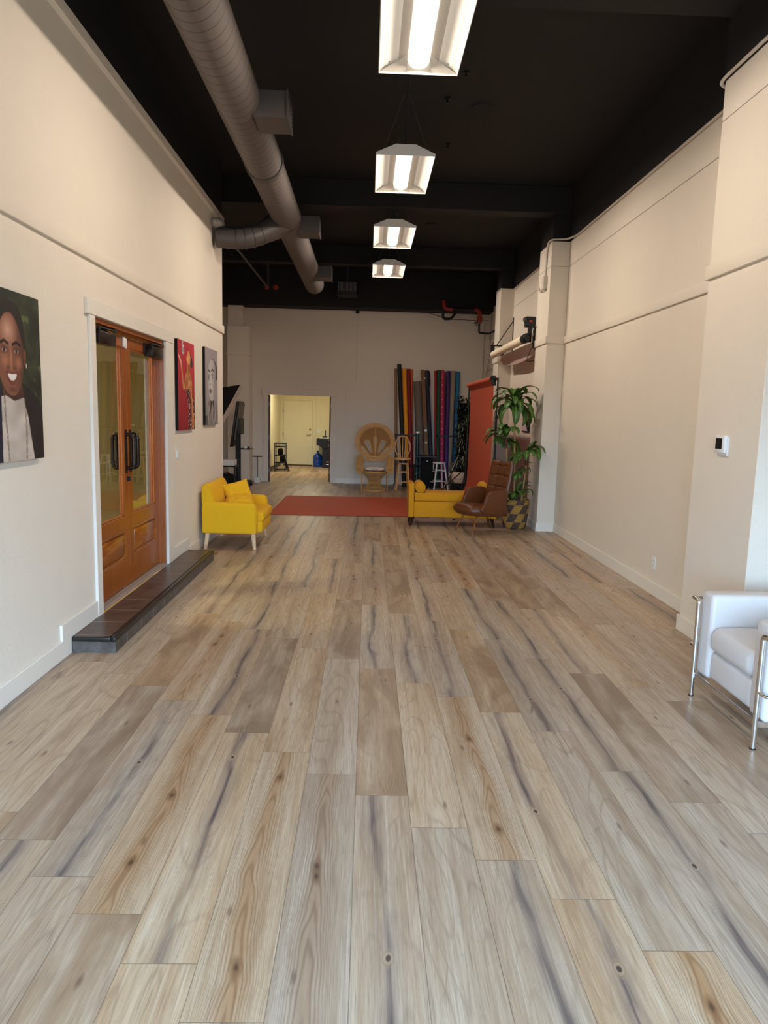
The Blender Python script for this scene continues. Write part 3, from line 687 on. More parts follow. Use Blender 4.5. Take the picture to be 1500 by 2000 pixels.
b = B(); b.cyl((-1.755, BY-0.03, 0.945), (-1.755, BY-0.075, 0.945), 0.022); b.tube([(-1.755, BY-0.07, 0.945), (-1.86, BY-0.075, 0.94)], 0.010); obj('lever_handle', b, M['brass'], d2)
b = B(); b.cyl((-1.755, BY-0.03, 1.10), (-1.755, BY-0.055, 1.10), 0.032, 0.028, n=16); obj('deadbolt', b, M['brass'], d2)
for z in (0.95, 1.65): b = B(); b.cyl((-2.57, BY-0.036, z-0.05), (-2.57, BY-0.036, z+0.05), 0.009); obj('hinge', b, M['brass'], d2)
for sx, x in ((-1, RX0), (1, RX1)):
    d = thing('door_3' if sx < 0 else 'door_4', 'open brown door edge at the %s of the rear doorway' % ('left' if sx < 0 else 'right'), 'door', (x, YB+0.06, 0)); d['kind'] = 'structure'
    b = B(); m = rotm('Z', sx*-14, (x, YB+0.08, 0))
    b.box(x-0.001 if sx < 0 else x-0.035, x+0.035 if sx < 0 else x+0.001, YB+0.08, YB+0.80, 0.012, RZ-0.01, mtx=m); obj('door_leaf', b, M['brown_wood'], d)
    for z in (0.25, 1.02, 1.78):
        b = B(); b.box(x-0.004 if sx < 0 else x-0.012, x+0.012 if sx < 0 else x+0.004, YB+0.068, YB+0.081, z-0.05, z+0.05); obj('hinge', b, M['steel'], d)
    b = B(); b.box(x-0.012 if sx < 0 else x, x if sx < 0 else x+0.012, YB-0.001, YB+TH+0.001, 0, RZ); obj('door_jamb', b, M['trim'], d)
lp = thing('ceiling_lamp', 'round glowing ceiling lamp in the yellow rear room', 'lamp', (-1.6, 19.3, 2.6))
b = B(); b.lathe([(0.22, 2.53), (0.22, 2.599)], 28, (-1.6, 19.3, 0)); obj('lamp_base', b, M['white_plastic'], lp)
b = B(); b.lathe([(0.0, 2.49), (0.12, 2.495), (0.19, 2.51), (0.21, 2.53)], 28, (-1.6, 19.3, 0), caps=False); obj('lamp_shade', b, M['lamp_disc'], lp)
lp = thing('ceiling_lamp', 'round glowing ceiling lamp in the side room behind the glass doors', 'lamp', (-3.5, 5.4, 2.75))
b = B(); b.lathe([(0.18, 2.69), (0.18, 2.749)], 24, (-3.5, 5.4, 0)); obj('lamp_base', b, M['white_plastic'], lp)
b = B(); b.lathe([(0.0, 2.65), (0.10, 2.655), (0.16, 2.67), (0.175, 2.69)], 24, (-3.5, 5.4, 0), caps=False); obj('lamp_shade', b, mat_emit('side_glowing_disc', (1.0, 0.90, 0.56, 1), 230.0), lp)

# ------------------------------------------------------------------ suspended light fixtures
LAMP_W = 44.0
def fixture(y0, y1, z, label, pw=1.0):
    xc, hw = 0.312, 0.29
    f = thing('suspended_light', label, 'light', (xc, (y0+y1)/2, z), group='row of suspended lights')
    b = B(); prof = [(-hw, 0), (-hw, 0.018), (-0.10, 0.10), (0.10, 0.10), (hw, 0.018), (hw, 0)]
    n = len(prof)
    rows = [[b.bm.verts.new((xc+x, y, z+q)) for x, q in prof] for y in (y0, y1)]
    for i in range(n-1): b.bm.faces.new((rows[0][i], rows[0][i+1], rows[1][i+1], rows[1][i]))
    for r in rows:   # end plates, open at the underside
        b.bm.faces.new((r[0], r[1], r[4], r[5])); b.bm.faces.new((r[1], r[2], r[3], r[4]))
    obj('housing', b, M['white_paint'], f, smooth=20)
    b = B()
    for sx in (-1, 1):
        def fn(u, v, sx=sx):
            x = hw-0.004-(hw-0.088)*u; q = 0.006+0.082*math.sin(u*PI/2)**0.85
            return (xc+sx*x, y0+0.004+(y1-y0-0.008)*v, z+q)
        b.grid(fn, 8, 1)
    for yy, yi in ((y0+0.004, y0+0.09), (y1-0.004, y1-0.09)):
        for sx in (-1, 1):
            b.bm.faces.new([b.bm.verts.new(p) for p in ((xc+sx*(hw-0.006), yy, z+0.005), (xc+sx*0.085, yy, z+0.005), (xc+sx*0.085, yi, z+0.086))])
        b.bm.faces.new([b.bm.verts.new(p) for p in ((xc-0.09, yy, z+0.005), (xc+0.09, yy, z+0.005), (xc+0.09, yy, z+0.085), (xc-0.09, yy, z+0.085))])
    obj('reflector', b, M['reflector'], f, smooth=50)
    b = B(); b.grid(lambda u, v: (xc+0.08*math.cos(PI*u), y0+0.02+(y1-y0-0.04)*v, z+0.084-0.062*math.sin(PI*u)), 14, 1)
    for yy in (y0+0.02, y1-0.02): b.bm.faces.new([b.bm.verts.new((xc+0.08*math.cos(PI*i/14), yy, z+0.084-0.062*math.sin(PI*i/14))) for i in range(15)])
    obj('lens', b, M['lens'], f, smooth=40)
    for fr_, tx, xo, zo, sz in ((0.44, 0.0, 0.0, 0.016, 0.085), (0.28, 60.0, 0.066, 0.004, 0.055), (0.28, -60.0, -0.066, 0.004, 0.055)):
        la = bpy.data.lights.new('lens_glow', 'AREA'); la.shape = 'RECTANGLE'; la.size = sz; la.size_y = y1-y0-0.06
        la.spread = math.radians(180 if tx == 0 else 100); la.energy = LAMP_W*pw*fr_; la.color = LAMP_COL[:3]
        lo = bpy.data.objects.new('lens_glow', la); COL.objects.link(lo); lo.location = (xo, 0, zo); lo.rotation_euler = (0, -math.radians(tx), 0); lo.parent = f
    b = B(); t = 0.006
    for x in (xc-hw, xc+hw): b.box(x-t/2, x+t/2, y0-0.002, y1+0.002, z-0.006, z+0.02)
    for y in (y0, y1): b.box(xc-hw, xc+hw, y-t/2, y+t/2, z-0.006, z+0.02)
    obj('rim', b, M['white_paint'], f)
    for y in (y0+0.06, y1-0.06):
        for sx in (-1, 1):
            b = B(); p0, p1 = V((xc+sx*0.22, y, z+0.045)), V((xc+sx*0.02, y, ZC-0.005)); k = 22
            for i in range(k):
                a = p0.lerp(p1, i/k); c = p0.lerp(p1, (i+0.8)/k); m = (a+c)/2; dd = (c-a)/2
                w = V((0, 1, 0)) if i % 2 else V((1, 0, 0)).cross(V((0, 1, 0))).cross(dd).normalized()
                w = dd.cross(V((0, 1, 0))).normalized() if not i % 2 else V((0, 1, 0))
                b.tube([m+dd*math.cos(q)+w*0.008*math.sin(q) for q in [2*PI*j/8 for j in range(8)]], 0.0018, n=4, closed=True)
            obj('chain', b, M['duct_plain'], f)
    return f
FX = [(1.50, 2.72, 4.10), (4.39, 5.61, 4.118), (7.36, 8.56, 4.152), (10.16, 11.42, 4.18), (12.96, 14.10, 4.235)]
LB = ['first suspended light of the row, above the top edge of the photo', 'nearest glowing suspended light, cut by the top of the photo', 'second glowing suspended light from the front, white housing on chains', 'third glowing suspended light from the front, beyond the first ceiling beam', 'farthest and smallest glowing suspended light, near the rear wall']
PWR = (0.6, 1.0, 1.0, 1.05, 0.85)
for (a, c, z), l, pw in zip(FX, LB, PWR): fixture(a, c, z, l, pw)
CL = ('nearest and second', 'second and third', 'third and farthest')
for i, ((a, c, z), (a2, c2, z2)) in enumerate(zip(FX[1:], FX[2:])):
    pc = thing('power_cord', 'black power cord along the ceiling between the %s suspended lights' % CL[i], 'cord', (0.31, c, 4.7), group='ceiling power cords')
    b = B(); b.tube(round_path([(0.31, c-0.1, z+0.105), (0.31, c+0.25, ZC-0.02), (0.33, (c+a2)/2, ZC-0.02), (0.31, a2-0.25, ZC-0.02), (0.31, a2+0.1, z2+0.105)], 0.2), 0.012, n=6); obj('cord', b, M['rubber'], pc)
for i, (x, y) in enumerate(((1.09, 7.68), (1.09, 10.9), (0.98, 12.2))):
    t = thing('ceiling_plate', ['round black cover plate on the ceiling between the first two lights', 'round black cover plate on the ceiling just past the first beam', 'round black cover plate on the ceiling beside the third light'][i], 'plate', (x, y, ZC), group='ceiling cover plates')
    b = B(); b.lathe([(0.0, ZC-0.022), (0.10, ZC-0.020), (0.115, ZC-0.001)], 24, (x, y, 0), caps=False); obj('disc', b, M['black_paint'], t)
for i, (x, y) in enumerate(((0.83, 6.95), (0.72, 7.5), (0.86, 8.7), (1.22, 5.6))):
    t = thing('ceiling_hook', ['small dark fixing on the ceiling beyond the nearest light', 'small dark fixing on the ceiling left of the round plate', 'small dark fixing on the ceiling right of the second light', 'small dark fixing on the ceiling right of the nearest light'][i], 'hook', (x, y, ZC), group='ceiling fixings')
    b = B(); b.lathe([(0.0, ZC-0.05), (0.012, ZC-0.048), (0.012, ZC-0.02), (0.03, ZC-0.015), (0.03, ZC-0.001)], 10, (x, y, 0), caps=False); obj('fixing', b, M['black_plastic'], t)

# ------------------------------------------------------------------ spiral duct
du = thing('air_duct', 'grey spiral air duct running under the black ceiling', 'duct', (-1.10, 4, 4.09))
DXc, DZc, DR = -1.10, 4.09, 0.185
b = B(); n = 48
rings = [[(DXc+DR*math.cos(2*PI*k/n), y, DZc+DR*math.sin(2*PI*k/n)) for k in range(n)] for y in [YF+0.02]+[i*0.5 for i in range(-3, 29)]+[14.25]]
vs = [[b.bm.verts.new(p) for p in r] for r in rings]
for i in range(len(vs)-1):
    for k in range(n): b.bm.faces.new((vs[i][k], vs[i][(k+1) % n], vs[i+1][(k+1) % n], vs[i+1][k]))
b.bm.faces.new(vs[-1]); b.bm.faces.new(vs[0])
o = obj('duct_pipe', b, M['duct'], None)
o.parent = du
for v in o.data.vertices: v.co -= V((DXc, 4, DZc))
for y in (2.2, 7.45):
    b = B(); b.tube([(DXc, y, DZc), (DXc, y+0.09, DZc)], DR+0.012, n=40); obj('collar', b, M['duct_plain'], du)
for y in (6.02, 9.62, 12.75):
    b = B(); xa, xb = DXc+DR-0.05, -0.69
    for (z0, z1, yy0, yy1) in ((3.94, 3.952, y, y+0.35), (4.128, 4.14, y, y+0.35), (3.952, 4.128, y, y+0.012), (3.952, 4.128, y+0.338, y+0.35)): b.box(xa, xb, yy0, yy1, z0, z1)
    vb = obj('outlet_box', b, M['duct_plain'], du)
    b = B()
    for z0, z1, yy0, yy1 in ((3.93, 3.95, y-0.01, y+0.36), (4.13, 4.15, y-0.01, y+0.36), (3.95, 4.13, y-0.01, y+0.01), (3.95, 4.13, y+0.34, y+0.36)): b.box(xb-0.012, xb, yy0, yy1, z0, z1)
    for k in range(5): b.box(xb-0.03, xb-0.004, y, y+0.35, 3.975+k*0.032, 3.982+k*0.032, mtx=rotm('Y', 25, (xb-0.015, y, 3.978+k*0.032)))
    obj('grille', b, M['duct_plain'], vb)
# elbow branch to the left wall
b = B(); pts = [V((-1.90, 9.08, 3.72)), V((-1.66, 9.10, 3.71))]+bez((-1.66, 9.10, 3.71), (-1.44, 9.14, 3.72), (-1.25, 9.35, 3.92), 5)[1:]+[V((-1.12, 9.5, 4.05))]
b.tube(pts, [0.125]*5+[0.135, 0.155, 0.165], n=28)
for i in (1, 2, 3, 4): 
    d = (pts[i+1]-pts[i-1]).normalized(); b.tube([pts[i]-d*0.006, pts[i]+d*0.006], 0.132, n=28)
obj('branch_elbow', b, M['duct_plain'], du)
b = B()
for i in range(9):
    a = random.random()*0.5
    b.ell((XL+0.05+0.02*random.random(), 9.06-0.10+0.025*i, 3.86+0.02*random.random()), (0.07, 0.04, 0.045+0.02*random.random()), 8, 6, mtx=rotm('X', 30*a, (XL, 9.0, 3.86)))
ins = obj('insulation_wrap', b, M['foil'], du)
# pipe with red valves behind the branch
sp = thing('sprinkler_pipe', 'thin dark pipe with red valves under the ceiling left of the duct', 'pipe', (-2.1, 12, 4.1))
b = B(); b.tube([(-2.05, 9.7, 4.06), (-2.05, 14.6, 4.06)], 0.018, n=8); b.tube([(-2.05, 14.6, 4.06), (-2.05, 14.6, 4.70)], 0.018, n=8); b.tube([(-2.05, 10.0, 4.06), (-2.05, 10.0, 4.74)], 0.006, n=6); obj('pipe', b, M['duct_plain'], sp)
for dx in (-0.02, 0.16):
    b = B(); b.cyl((-2.05+dx, 14.55, 4.02), (-2.05+dx, 14.55, 4.10), 0.035); b.cyl((-2.05+dx-0.05, 14.55, 4.06), (-2.05+dx+0.05, 14.55, 4.06), 0.022); obj('valve', b, M['red_iron'], sp)

# sprinkler pipework in the rear right corner
sp = thing('sprinkler_pipework', 'red and black sprinkler pipes under the ceiling in the rear right corner', 'pipe', (2.1, 16.0, 3.8)); K = M['black_metal']
YP = 15.98
b = B(); b.tube(round_path([(1.60, YP, 3.99), (1.60, YP, 3.74), (1.72, YP, 3.735), (1.80, YP, 3.76), (1.90, YP, 3.92), (2.33, YP, 3.93)], 0.06), 0.030, n=10)
for x in (1.98, 2.12): b.tube([(x-0.03, YP, 3.93), (x+0.03, YP, 3.93)], 0.042, n=12)
obj('black_pipe', b, K, sp)
b = B(); b.tube(round_path([(1.60, YP-0.02, 4.12), (1.62, YP-0.04, 3.95), (1.80, YP-0.05, 3.93)], 0.09), 0.042, n=12); obj('red_elbow', b, M['red_iron'], sp)
b = B(); b.tube([(1.80, YP-0.05, 3.94), (2.33, YP-0.05, 3.95)], 0.032, n=10); obj('black_pipe', b, K, sp)
b = B(); b.tube(round_path([(2.28, YP-0.05, 3.95), (2.40, YP-0.05, 3.93), (2.41, YP-0.05, 3.66)], 0.08), [0.04]*7+[0.05], n=12) if False else b.tube(round_path([(2.28, YP-0.05, 3.95), (2.40, YP-0.05, 3.93), (2.41, YP-0.05, 3.66)], 0.08), 0.045, n=12)
b.tube([(2.41, YP-0.05, 3.80), (2.40, YP-0.05, 3.68)], 0.058, n=12); obj('red_valve', b, M['red_iron'], sp)
b = B(); b.tube([(2.39, YP-0.06, 3.68), (2.30, YP-0.08, 3.62)], [0.035, 0.045], n=14); obj('gauge', b, M['steel'], sp)
b = B(); b.tube(round_path([(2.40, YP-0.05, 3.66), (2.40, YP-0.05, 3.45), (2.62, YP-0.05, 3.44), (2.68, 15.7, 3.46), (2.68, 14.34, 3.50)], 0.05), 0.022, n=10); obj('black_pipe', b, K, sp)
b = B(); b.tube([(2.70, YB-0.02, 3.78), (1.78, YB-0.02, 3.79)], 0.006, n=6); b.tube([(1.78, YB-0.02, 3.79), (1.30, YB-0.02, 3.92)], 0.006, n=6); obj('thin_rod', b, K, sp)
# painted conduits, rear right corner and along the right wall top
cn = thing('wall_conduit', 'painted conduit and junction box in the rear right corner', 'conduit', (2.70, 16.3, 2))
b = B(); b.tube([(2.60, YB-0.02, 3.8), (2.60, YB-0.02, 2.1)], 0.012, n=8); b.tube(round_path([(2.705, 16.25, 3.9), (2.705, 16.25, 2.90), (2.66, 16.3, 2.72), (2.64, 16.38, 2.40), (2.55, YB-0.03, 2.0), (2.55, YB-0.03, 0.2)], 0.12), 0.018, n=8)
b.box(2.66, 2.72, 16.18, 16.30, 2.90, 3.04, r=0.004, seg=1)
b.tube([(2.70, 14.35, 3.30), (2.70, 16.1, 3.22)], 0.02, n=8); b.tube([(2.70, 14.35, 3.02), (2.70, 16.3, 3.00)], 0.02, n=8)
obj('conduit', b, M['cable'], cn)
cn = thing('wall_conduit', 'thin painted conduit along the top edge of the right wall', 'conduit', (2.70, 7.5, 4.02))
b = B(); b.tube(round_path([(2.475, 4.46, 4.045), (2.475, 5.33, 4.045), (2.475, 5.40, 4.03), (2.62, 5.42, 3.99), (2.708, 5.55, 4.02), (2.708, 9.70, 4.03), (2.66, 10.0, 4.05), (2.47, 10.04, 4.05), (2.455, 10.2, 4.05), (2.455, 10.26, 3.95), (2.455, 10.27, 3.60)], 0.05), 0.013, n=8)
b.tube([(2.708, 10.75, 4.03), (2.708, 13.78, 4.03)], 0.010, n=8); b.tube([(2.46, 13.79, 4.035), (2.46, 14.2, 4.035)], 0.010, n=8); b.tube([(2.46, 13.79, 4.035), (2.708, 13.79, 4.03)], 0.010, n=8)
obj('conduit', b, M['cable'], cn)
jb = thing('junction_box', 'small painted junction box high on the pillar behind the plant', 'box', (2.45, 10.25, 3.5))
b = B(); b.box(2.415, 2.469, 10.20, 10.32, 3.42, 3.60, r=0.005, seg=1); obj('box', b, M['cable'], jb)
b = B(); b.cyl((2.44, 10.26, 3.42), (2.44, 10.26, 3.39), 0.015); b.tube(round_path([(2.45, 10.32, 3.46), (2.45, 10.45, 3.42), (2.45, 10.60, 3.46), (2.45, 10.66, 3.52)], 0.05), 0.012, n=6); obj('cable_end', b, M['cable'], jb)
# hanging ceiling unit near the back
hv = thing('ceiling_unit', 'dark boxy unit with grille hanging under the ceiling near the rear wall', 'vent', (-0.5, 15.5, 4.2))
b = B(); b.box(-0.72, -0.29, 15.45, 15.85, 4.10, 4.38, r=0.01, seg=1); b.box(-0.54, -0.47, 15.6, 15.7, 4.38, ZC-0.001); obj('unit_body', b, M['black_metal'], hv)
b = B()
for k in range(14): b.box(-0.69+k*0.028, -0.68+k*0.028, 15.435, 15.451, 4.18, 4.36)
obj('grille', b, M['grey_plastic'], hv)

# ------------------------------------------------------------------ wall plates
def plate(name, label, cat, x, y, z, w, h, nx, kind):
    p = thing(name, label, cat, (x, y, z)); b = B(); t = 0.007*nx
    b.box(min(x, x+t), max(x, x+t), y-w/2, y+w/2, z-h/2, z+h/2, r=0.002, seg=1); obj('cover_plate', b, M['white_plastic'], p)
    if kind == 'switch':
        b = B(); b.box(min(x+t, x+t*1.8), max(x+t, x+t*1.8), y-0.017, y+0.017, z-0.034, z+0.034, r=0.001, seg=1); obj('rocker', b, M['white_plastic'], p)
    else:
        for dz in (-0.024, 0.024):
            b = B(); b.box(min(x+t, x+t*1.3), max(x+t, x+t*1.3), y-0.017, y+0.017, z+dz-0.014, z+dz+0.014, r=0.001, seg=1); s = obj('socket', b, M['white_plastic'], p)
            b = B()
            for dy in (-0.007, 0.007): b.box(min(x+t*1.2, x+t*1.4), max(x+t*1.2, x+t*1.4), y+dy-0.0015, y+dy+0.0015, z+dz-0.006, z+dz+0.006)
            obj('slot', b, M['grey_plastic'], s)
    return p
plate('light_switch', 'white light switch on the left wall beside the double doors', 'switch', XL, 7.27, 1.165, 0.075, 0.118, 1, 'switch')
plate('wall_outlet', 'white power outlet low on the right wall', 'outlet', XR, 6.475, 0.297, 0.075, 0.118, -1, 'outlet')
po = thing('wall_outlet', 'pale outlet plate beside the cream door in the rear room', 'outlet', (-1.50, BY, 1.06)); b = B(); b.box(-1.54, -1.46, BY-0.008, BY-0.001, 1.0, 1.12, r=0.002, seg=1); obj('cover_plate', b, M['white_plastic'], po)
th = thing('thermostat', 'white thermostat with dark screen on the nearest right pillar', 'thermostat', (2.49, 4.90, 1.47))
b = B(); b.box(2.462, 2.489, 4.845, 4.985, 1.415, 1.535, r=0.006, seg=2); obj('body', b, M['white_plastic'], th)
b = B(); b.box(2.4605, 2.463, 4.875, 4.965, 1.44, 1.515, r=0.001, seg=1); obj('display', b, M['screen'], th)
b = B(); b.box(2.478, 2.490, 4.83, 4.955, 1.395, 1.525, r=0.002, seg=1); obj('back_plate', b, M['white_plastic'], th)

# ------------------------------------------------------------------ daylight and render look
w = bpy.data.worlds.new('daylight'); SC.world = w; w.use_nodes = True
bg = w.node_tree.nodes['Background']; wn = w.node_tree
tc = wn.nodes.new('ShaderNodeTexCoord'); sx_ = wn.nodes.new('ShaderNodeSeparateXYZ'); rp = wn.nodes.new('ShaderNodeValToRGB')
wn.links.new(tc.outputs['Generated'], sx_.inputs[0]); wn.links.new(sx_.outputs['Z'], rp.inputs[0]); wn.links.new(rp.outputs[0], bg.inputs[0])
rp.color_ramp.elements[0].position = 0.0; rp.color_ramp.elements[0].color = (0.07, 0.07, 0.07, 1)
rp.color_ramp.elements[1].position = 0.06; rp.color_ramp.elements[1].color = (0.46, 0.71, 1.0, 1)
bg.inputs[1].default_value = 25.0
# light portal: emits nothing, only guides sampling of the sky through the shop window
pl = bpy.data.lights.new('window_portal', 'AREA'); pl.shape = 'RECTANGLE'; pl.size = 4.38; pl.size_y = 2.5
po = bpy.data.objects.new('window_portal', pl); COL.objects.link(po); po.location = (0.39, YF-0.16, 1.5); po.rotation_euler = (PI/2, 0, 0)
pl.cycles.is_portal = True
SC.view_settings.view_transform = 'Standard'; SC.view_settings.look = 'None'; SC.view_settings.gamma = 1.0
SC.view_settings.use_curve_mapping = False
SC.view_settings.exposure = 0.0
# ------------------------------------------------------------------ canvas prints on the left wall
BB = {}
def inside(p, poly):
    x, y = p; k = id(poly)
    if k not in BB: BB[k] = (min(q[0] for q in poly), max(q[0] for q in poly), min(q[1] for q in poly), max(q[1] for q in poly), poly)
    q = BB[k]
    if x < q[0] or x > q[1] or y < q[2] or y > q[3]: return False
    c = False; j = len(poly)-1
    for i in range(len(poly)):
        xi, yi = poly[i]; xj, yj = poly[j]
        if (yi > y) != (yj > y) and x < (xj-xi)*(y-yi)/(yj-yi)+xi: c = not c
        j = i
    return c
def smoothpoly(poly, it=2):
    for _ in range(it):
        q = []
        for i in range(len(poly)):
            a, b = poly[i], poly[(i+1) % len(poly)]
            q += [(a[0]*0.75+b[0]*0.25, a[1]*0.75+b[1]*0.25), (a[0]*0.25+b[0]*0.75, a[1]*0.25+b[1]*0.75)]
        poly = q
    return poly
def dist_line(p, pts):
    best = 9
    for a, b in zip(pts, pts[1:]):
        dx, dy = b[0]-a[0], b[1]-a[1]; t = max(0, min(1, ((p[0]-a[0])*dx+(p[1]-a[1])*dy)/(dx*dx+dy*dy+1e-12)))
        best = min(best, math.hypot(p[0]-a[0]-t*dx, p[1]-a[1]-t*dy))
    return best
def canvas(label, y0, y1, z0, z1, paint, ny, nz, edge):
    t = thing('canvas_print', label, 'picture', (XL, (y0+y1)/2, z0), group='canvas prints on the left wall')
    x1 = XL+0.032
    b = B(); b.box(XL+0.002, x1-0.001, y0, y1, z0, z1, r=0.003, seg=1); obj('stretcher_frame', b, edge, t)
    bm = bmesh.new(); lay = bm.verts.layers.float_color.new('paint')
    vs = []; dy_, dz_ = (y1-y0)/ny, (z1-z0)/nz
    for j in range(nz+1):
        row = []
        for i in range(ny+1):
            y, z = y0+(y1-y0)*i/ny, z0+(z1-z0)*j/nz
            v = bm.verts.new((x1-XL, y-(y0+y1)/2, z-z0)); cs = [paint(y+a*dy_, z+c_*dz_) for a, c_ in ((-0.25, -0.25), (0.25, -0.25), (-0.25, 0.25), (0.25, 0.25))]; v[lay] = lin(tuple(sum(q[k] for q in cs)/4 for k in range(3))); row.append(v)
        vs.append(row)
    for j in range(nz):
        for i in range(ny): bm.faces.new((vs[j][i], vs[j][i+1], vs[j+1][i+1], vs[j+1][i]))
    me = bpy.data.meshes.new('printed_face'); bm.to_mesh(me); bm.free(); me.materials.append(M['print'])
    o = bpy.data.objects.new('printed_face', me); COL.objects.link(o); o.parent = t
    return t
def mixc(a, b, f):
    f = max(0.0, min(1.0, f)); return tuple(a[i]*(1-f)+b[i]*f for i in range(3))
def nz3(y, z, s, o=0.0): return mnoise.noise(V((y*s+o, z*s, o)))
def seg_fall(p, c, r): return max(0.0, 1-math.hypot((p[0]-c[0])/r[0], (p[1]-c[1])/r[1]))

A_hair = smoothpoly([(3.72, 1.93), (3.72, 2.00), (3.745, 2.094), (3.80, 2.155), (3.901, 2.172), (3.98, 2.157), (4.032, 2.094), (4.056, 2.005), (4.058, 1.91), (4.03, 1.86), (3.745, 1.86)])
A_face = smoothpoly([(3.735, 1.93), (3.770, 2.005), (3.805, 2.065), (3.855, 2.103), (3.915, 2.105), (3.968, 2.065), (4.004, 2.005), (4.04, 1.93), (4.043, 1.856), (4.012, 1.751), (3.957, 1.68), (3.904, 1.663), (3.845, 1.675), (3.775, 1.745), (3.735, 1.856)])
A_ear = smoothpoly([(4.035, 1.93), (4.06, 1.92), (4.065, 1.87), (4.045, 1.83), (4.03, 1.85)])
A_neck = [(3.78, 1.78), (4.0, 1.74), (4.025, 1.655), (3.95, 1.63), (3.80, 1.66)]
A_top = [(3.775, 1.662), (3.824, 1.668), (3.912, 1.640), (4.02, 1.660), (4.064, 1.543), (4.124, 1.30), (3.765, 1.30)]
A_jack = [(4.0, 1.74), (4.10, 1.71), (4.19, 1.66), (4.24, 1.60), (4.40, 1.50), (4.40, 1.25), (4.10, 1.25)]
A_jackL = [(3.80, 1.70), (3.775, 1.66), (3.765, 1.30), (3.5, 1.30), (3.5, 1.6), (3.70, 1.70)]
A_mouth = smoothpoly([(3.828, 1.800), (3.87, 1.797), (3.90, 1.792), (3.93, 1.797), (3.972, 1.800), (3.955, 1.75), (3.90, 1.715), (3.850, 1.742)])
A_teeth = smoothpoly([(3.846, 1.788), (3.90, 1.781), (3.956, 1.788), (3.936, 1.756), (3.90, 1.744), (3.868, 1.755)])
def chainm(p, pts):
    d = dist_line(p, pts); w = abs(math.sin(p[1]*70))
    return abs(d-0.007*w) < 0.0022
def paint1(y, z):
    p = (y, z)
    n = nz3(y, z, 9)+0.5*nz3(y, z, 22, 3)
    c = mixc((24, 28, 20), (62, 68, 46), 0.35+0.7*n) if y > 3.9 else (34, 36, 28)
    if nz3(y, z, 16, 8) > 0.42: c = mixc(c, (120, 128, 60), 0.5)
    if inside(p, A_jack): c = mixc((20, 15, 16), (34, 27, 28), 0.5+nz3(y, z, 20))
    if inside(p, A_jackL): c = (20, 22, 44)
    if inside(p, A_hair): c = (30, 22, 20)
    if inside(p, A_neck): c = mixc((92, 54, 38), (60, 34, 26), (1.74-z)/0.09)
    if inside(p, A_ear): c = (112, 66, 46)
    if inside(p, A_face):
        c = mixc((128, 80, 60), (74, 44, 34), max(0, (y-3.92)/0.13))
        c = mixc(c, (204, 156, 134), 1.0*seg_fall(p, (3.87, 2.01), (0.11, 0.10)))
        c = mixc(c, (178, 116, 86), 0.9*seg_fall(p, (3.83, 1.85), (0.06, 0.05))); c = mixc(c, (178, 116, 86), 0.9*seg_fall(p, (3.975, 1.845), (0.05, 0.05)))
        c = mixc(c, (190, 130, 100), 0.8*seg_fall(p, (3.895, 1.86), (0.018, 0.09)))
        c = mixc(c, (84, 46, 34), 0.8*seg_fall(p, (3.86, 1.815), (0.02, 0.015))); c = mixc(c, (84, 46, 34), 0.8*seg_fall(p, (3.93, 1.815), (0.02, 0.015)))
        for ex in (3.825, 3.955):
            c = mixc(c, (70, 40, 32), 0.8*seg_fall(p, (ex, 1.91), (0.05, 0.03)))
            if math.hypot((y-ex)/0.026, (z-1.903)/0.010) < 1: c = (30, 20, 20) if math.hypot(y-ex, z-1.904) < 0.0105 else (150, 130, 122)
            if dist_line(p, [(ex-0.04, 1.938), (ex, 1.954), (ex+0.045, 1.940)]) < 0.0075: c = (40, 24, 20)
        c = mixc(c, (74, 38, 30), 0.6*seg_fall(p, (3.90, 1.70), (0.06, 0.02)))
    if inside(p, A_mouth): c = (116, 56, 50)
    if inside(p, A_teeth): c = (206, 196, 186) if abs(((y-3.9)*52) % 1-0.5) > 0.44 else (230, 222, 214)
    if inside(p, A_top): c = mixc((204, 192, 180), (172, 160, 150), 0.5+1.2*nz3(y*0.6, z, 12, 5))
    if chainm(p, [(3.806, 1.69), (3.81, 1.569), (3.82, 1.47), (3.828, 1.394), (3.831, 1.318)]) or chainm(p, [(4.031, 1.64), (4.037, 1.543), (4.035, 1.437), (4.028, 1.326)]): c = (96, 70, 52)
    if math.hypot((y-4.062)/0.005, (z-1.835)/0.014) < 1: c = (220, 205, 180)
    return c
canvas('large canvas portrait of a smiling person in a dark jacket, cut by the photo edge', 3.62, 4.238, 1.315, 2.221, paint1, 150, 220, simple('dark_canvas_edge', (40, 34, 32), 0.7))

B_mic = [(7.418, 2.32), (7.458, 2.32), (7.49, 2.24), (7.506, 2.205), (7.475, 2.178), (7.435, 2.178), (7.405, 2.195)]
B_arm = smoothpoly([(7.254, 2.167), (7.296, 2.159), (7.359, 2.128), (7.399, 2.072), (7.457, 1.899), (7.502, 1.884), (7.562, 1.95), (7.597, 1.94), (7.533, 1.833), (7.453, 1.813), (7.421, 1.852), (7.356, 2.075), (7.304, 2.116)], 1)
B_face = smoothpoly([(7.669, 2.24), (7.739, 2.201), (7.761, 2.15), (7.734, 2.09), (7.674, 2.085), (7.612, 2.104), (7.583, 2.137), (7.596, 2.172)])
B_hair = smoothpoly([(7.715, 2.225), (7.81, 2.17), (7.853, 2.121), (7.828, 2.055), (7.745, 2.065), (7.74, 2.125), (7.755, 2.162)])
B_body = smoothpoly([(7.617, 2.116), (7.73, 2.1), (7.719, 2.029), (7.789, 1.962), (7.822, 1.885), (7.844, 1.82), (7.556, 1.812), (7.491, 1.901), (7.529, 1.971), (7.607, 2.016)], 1)
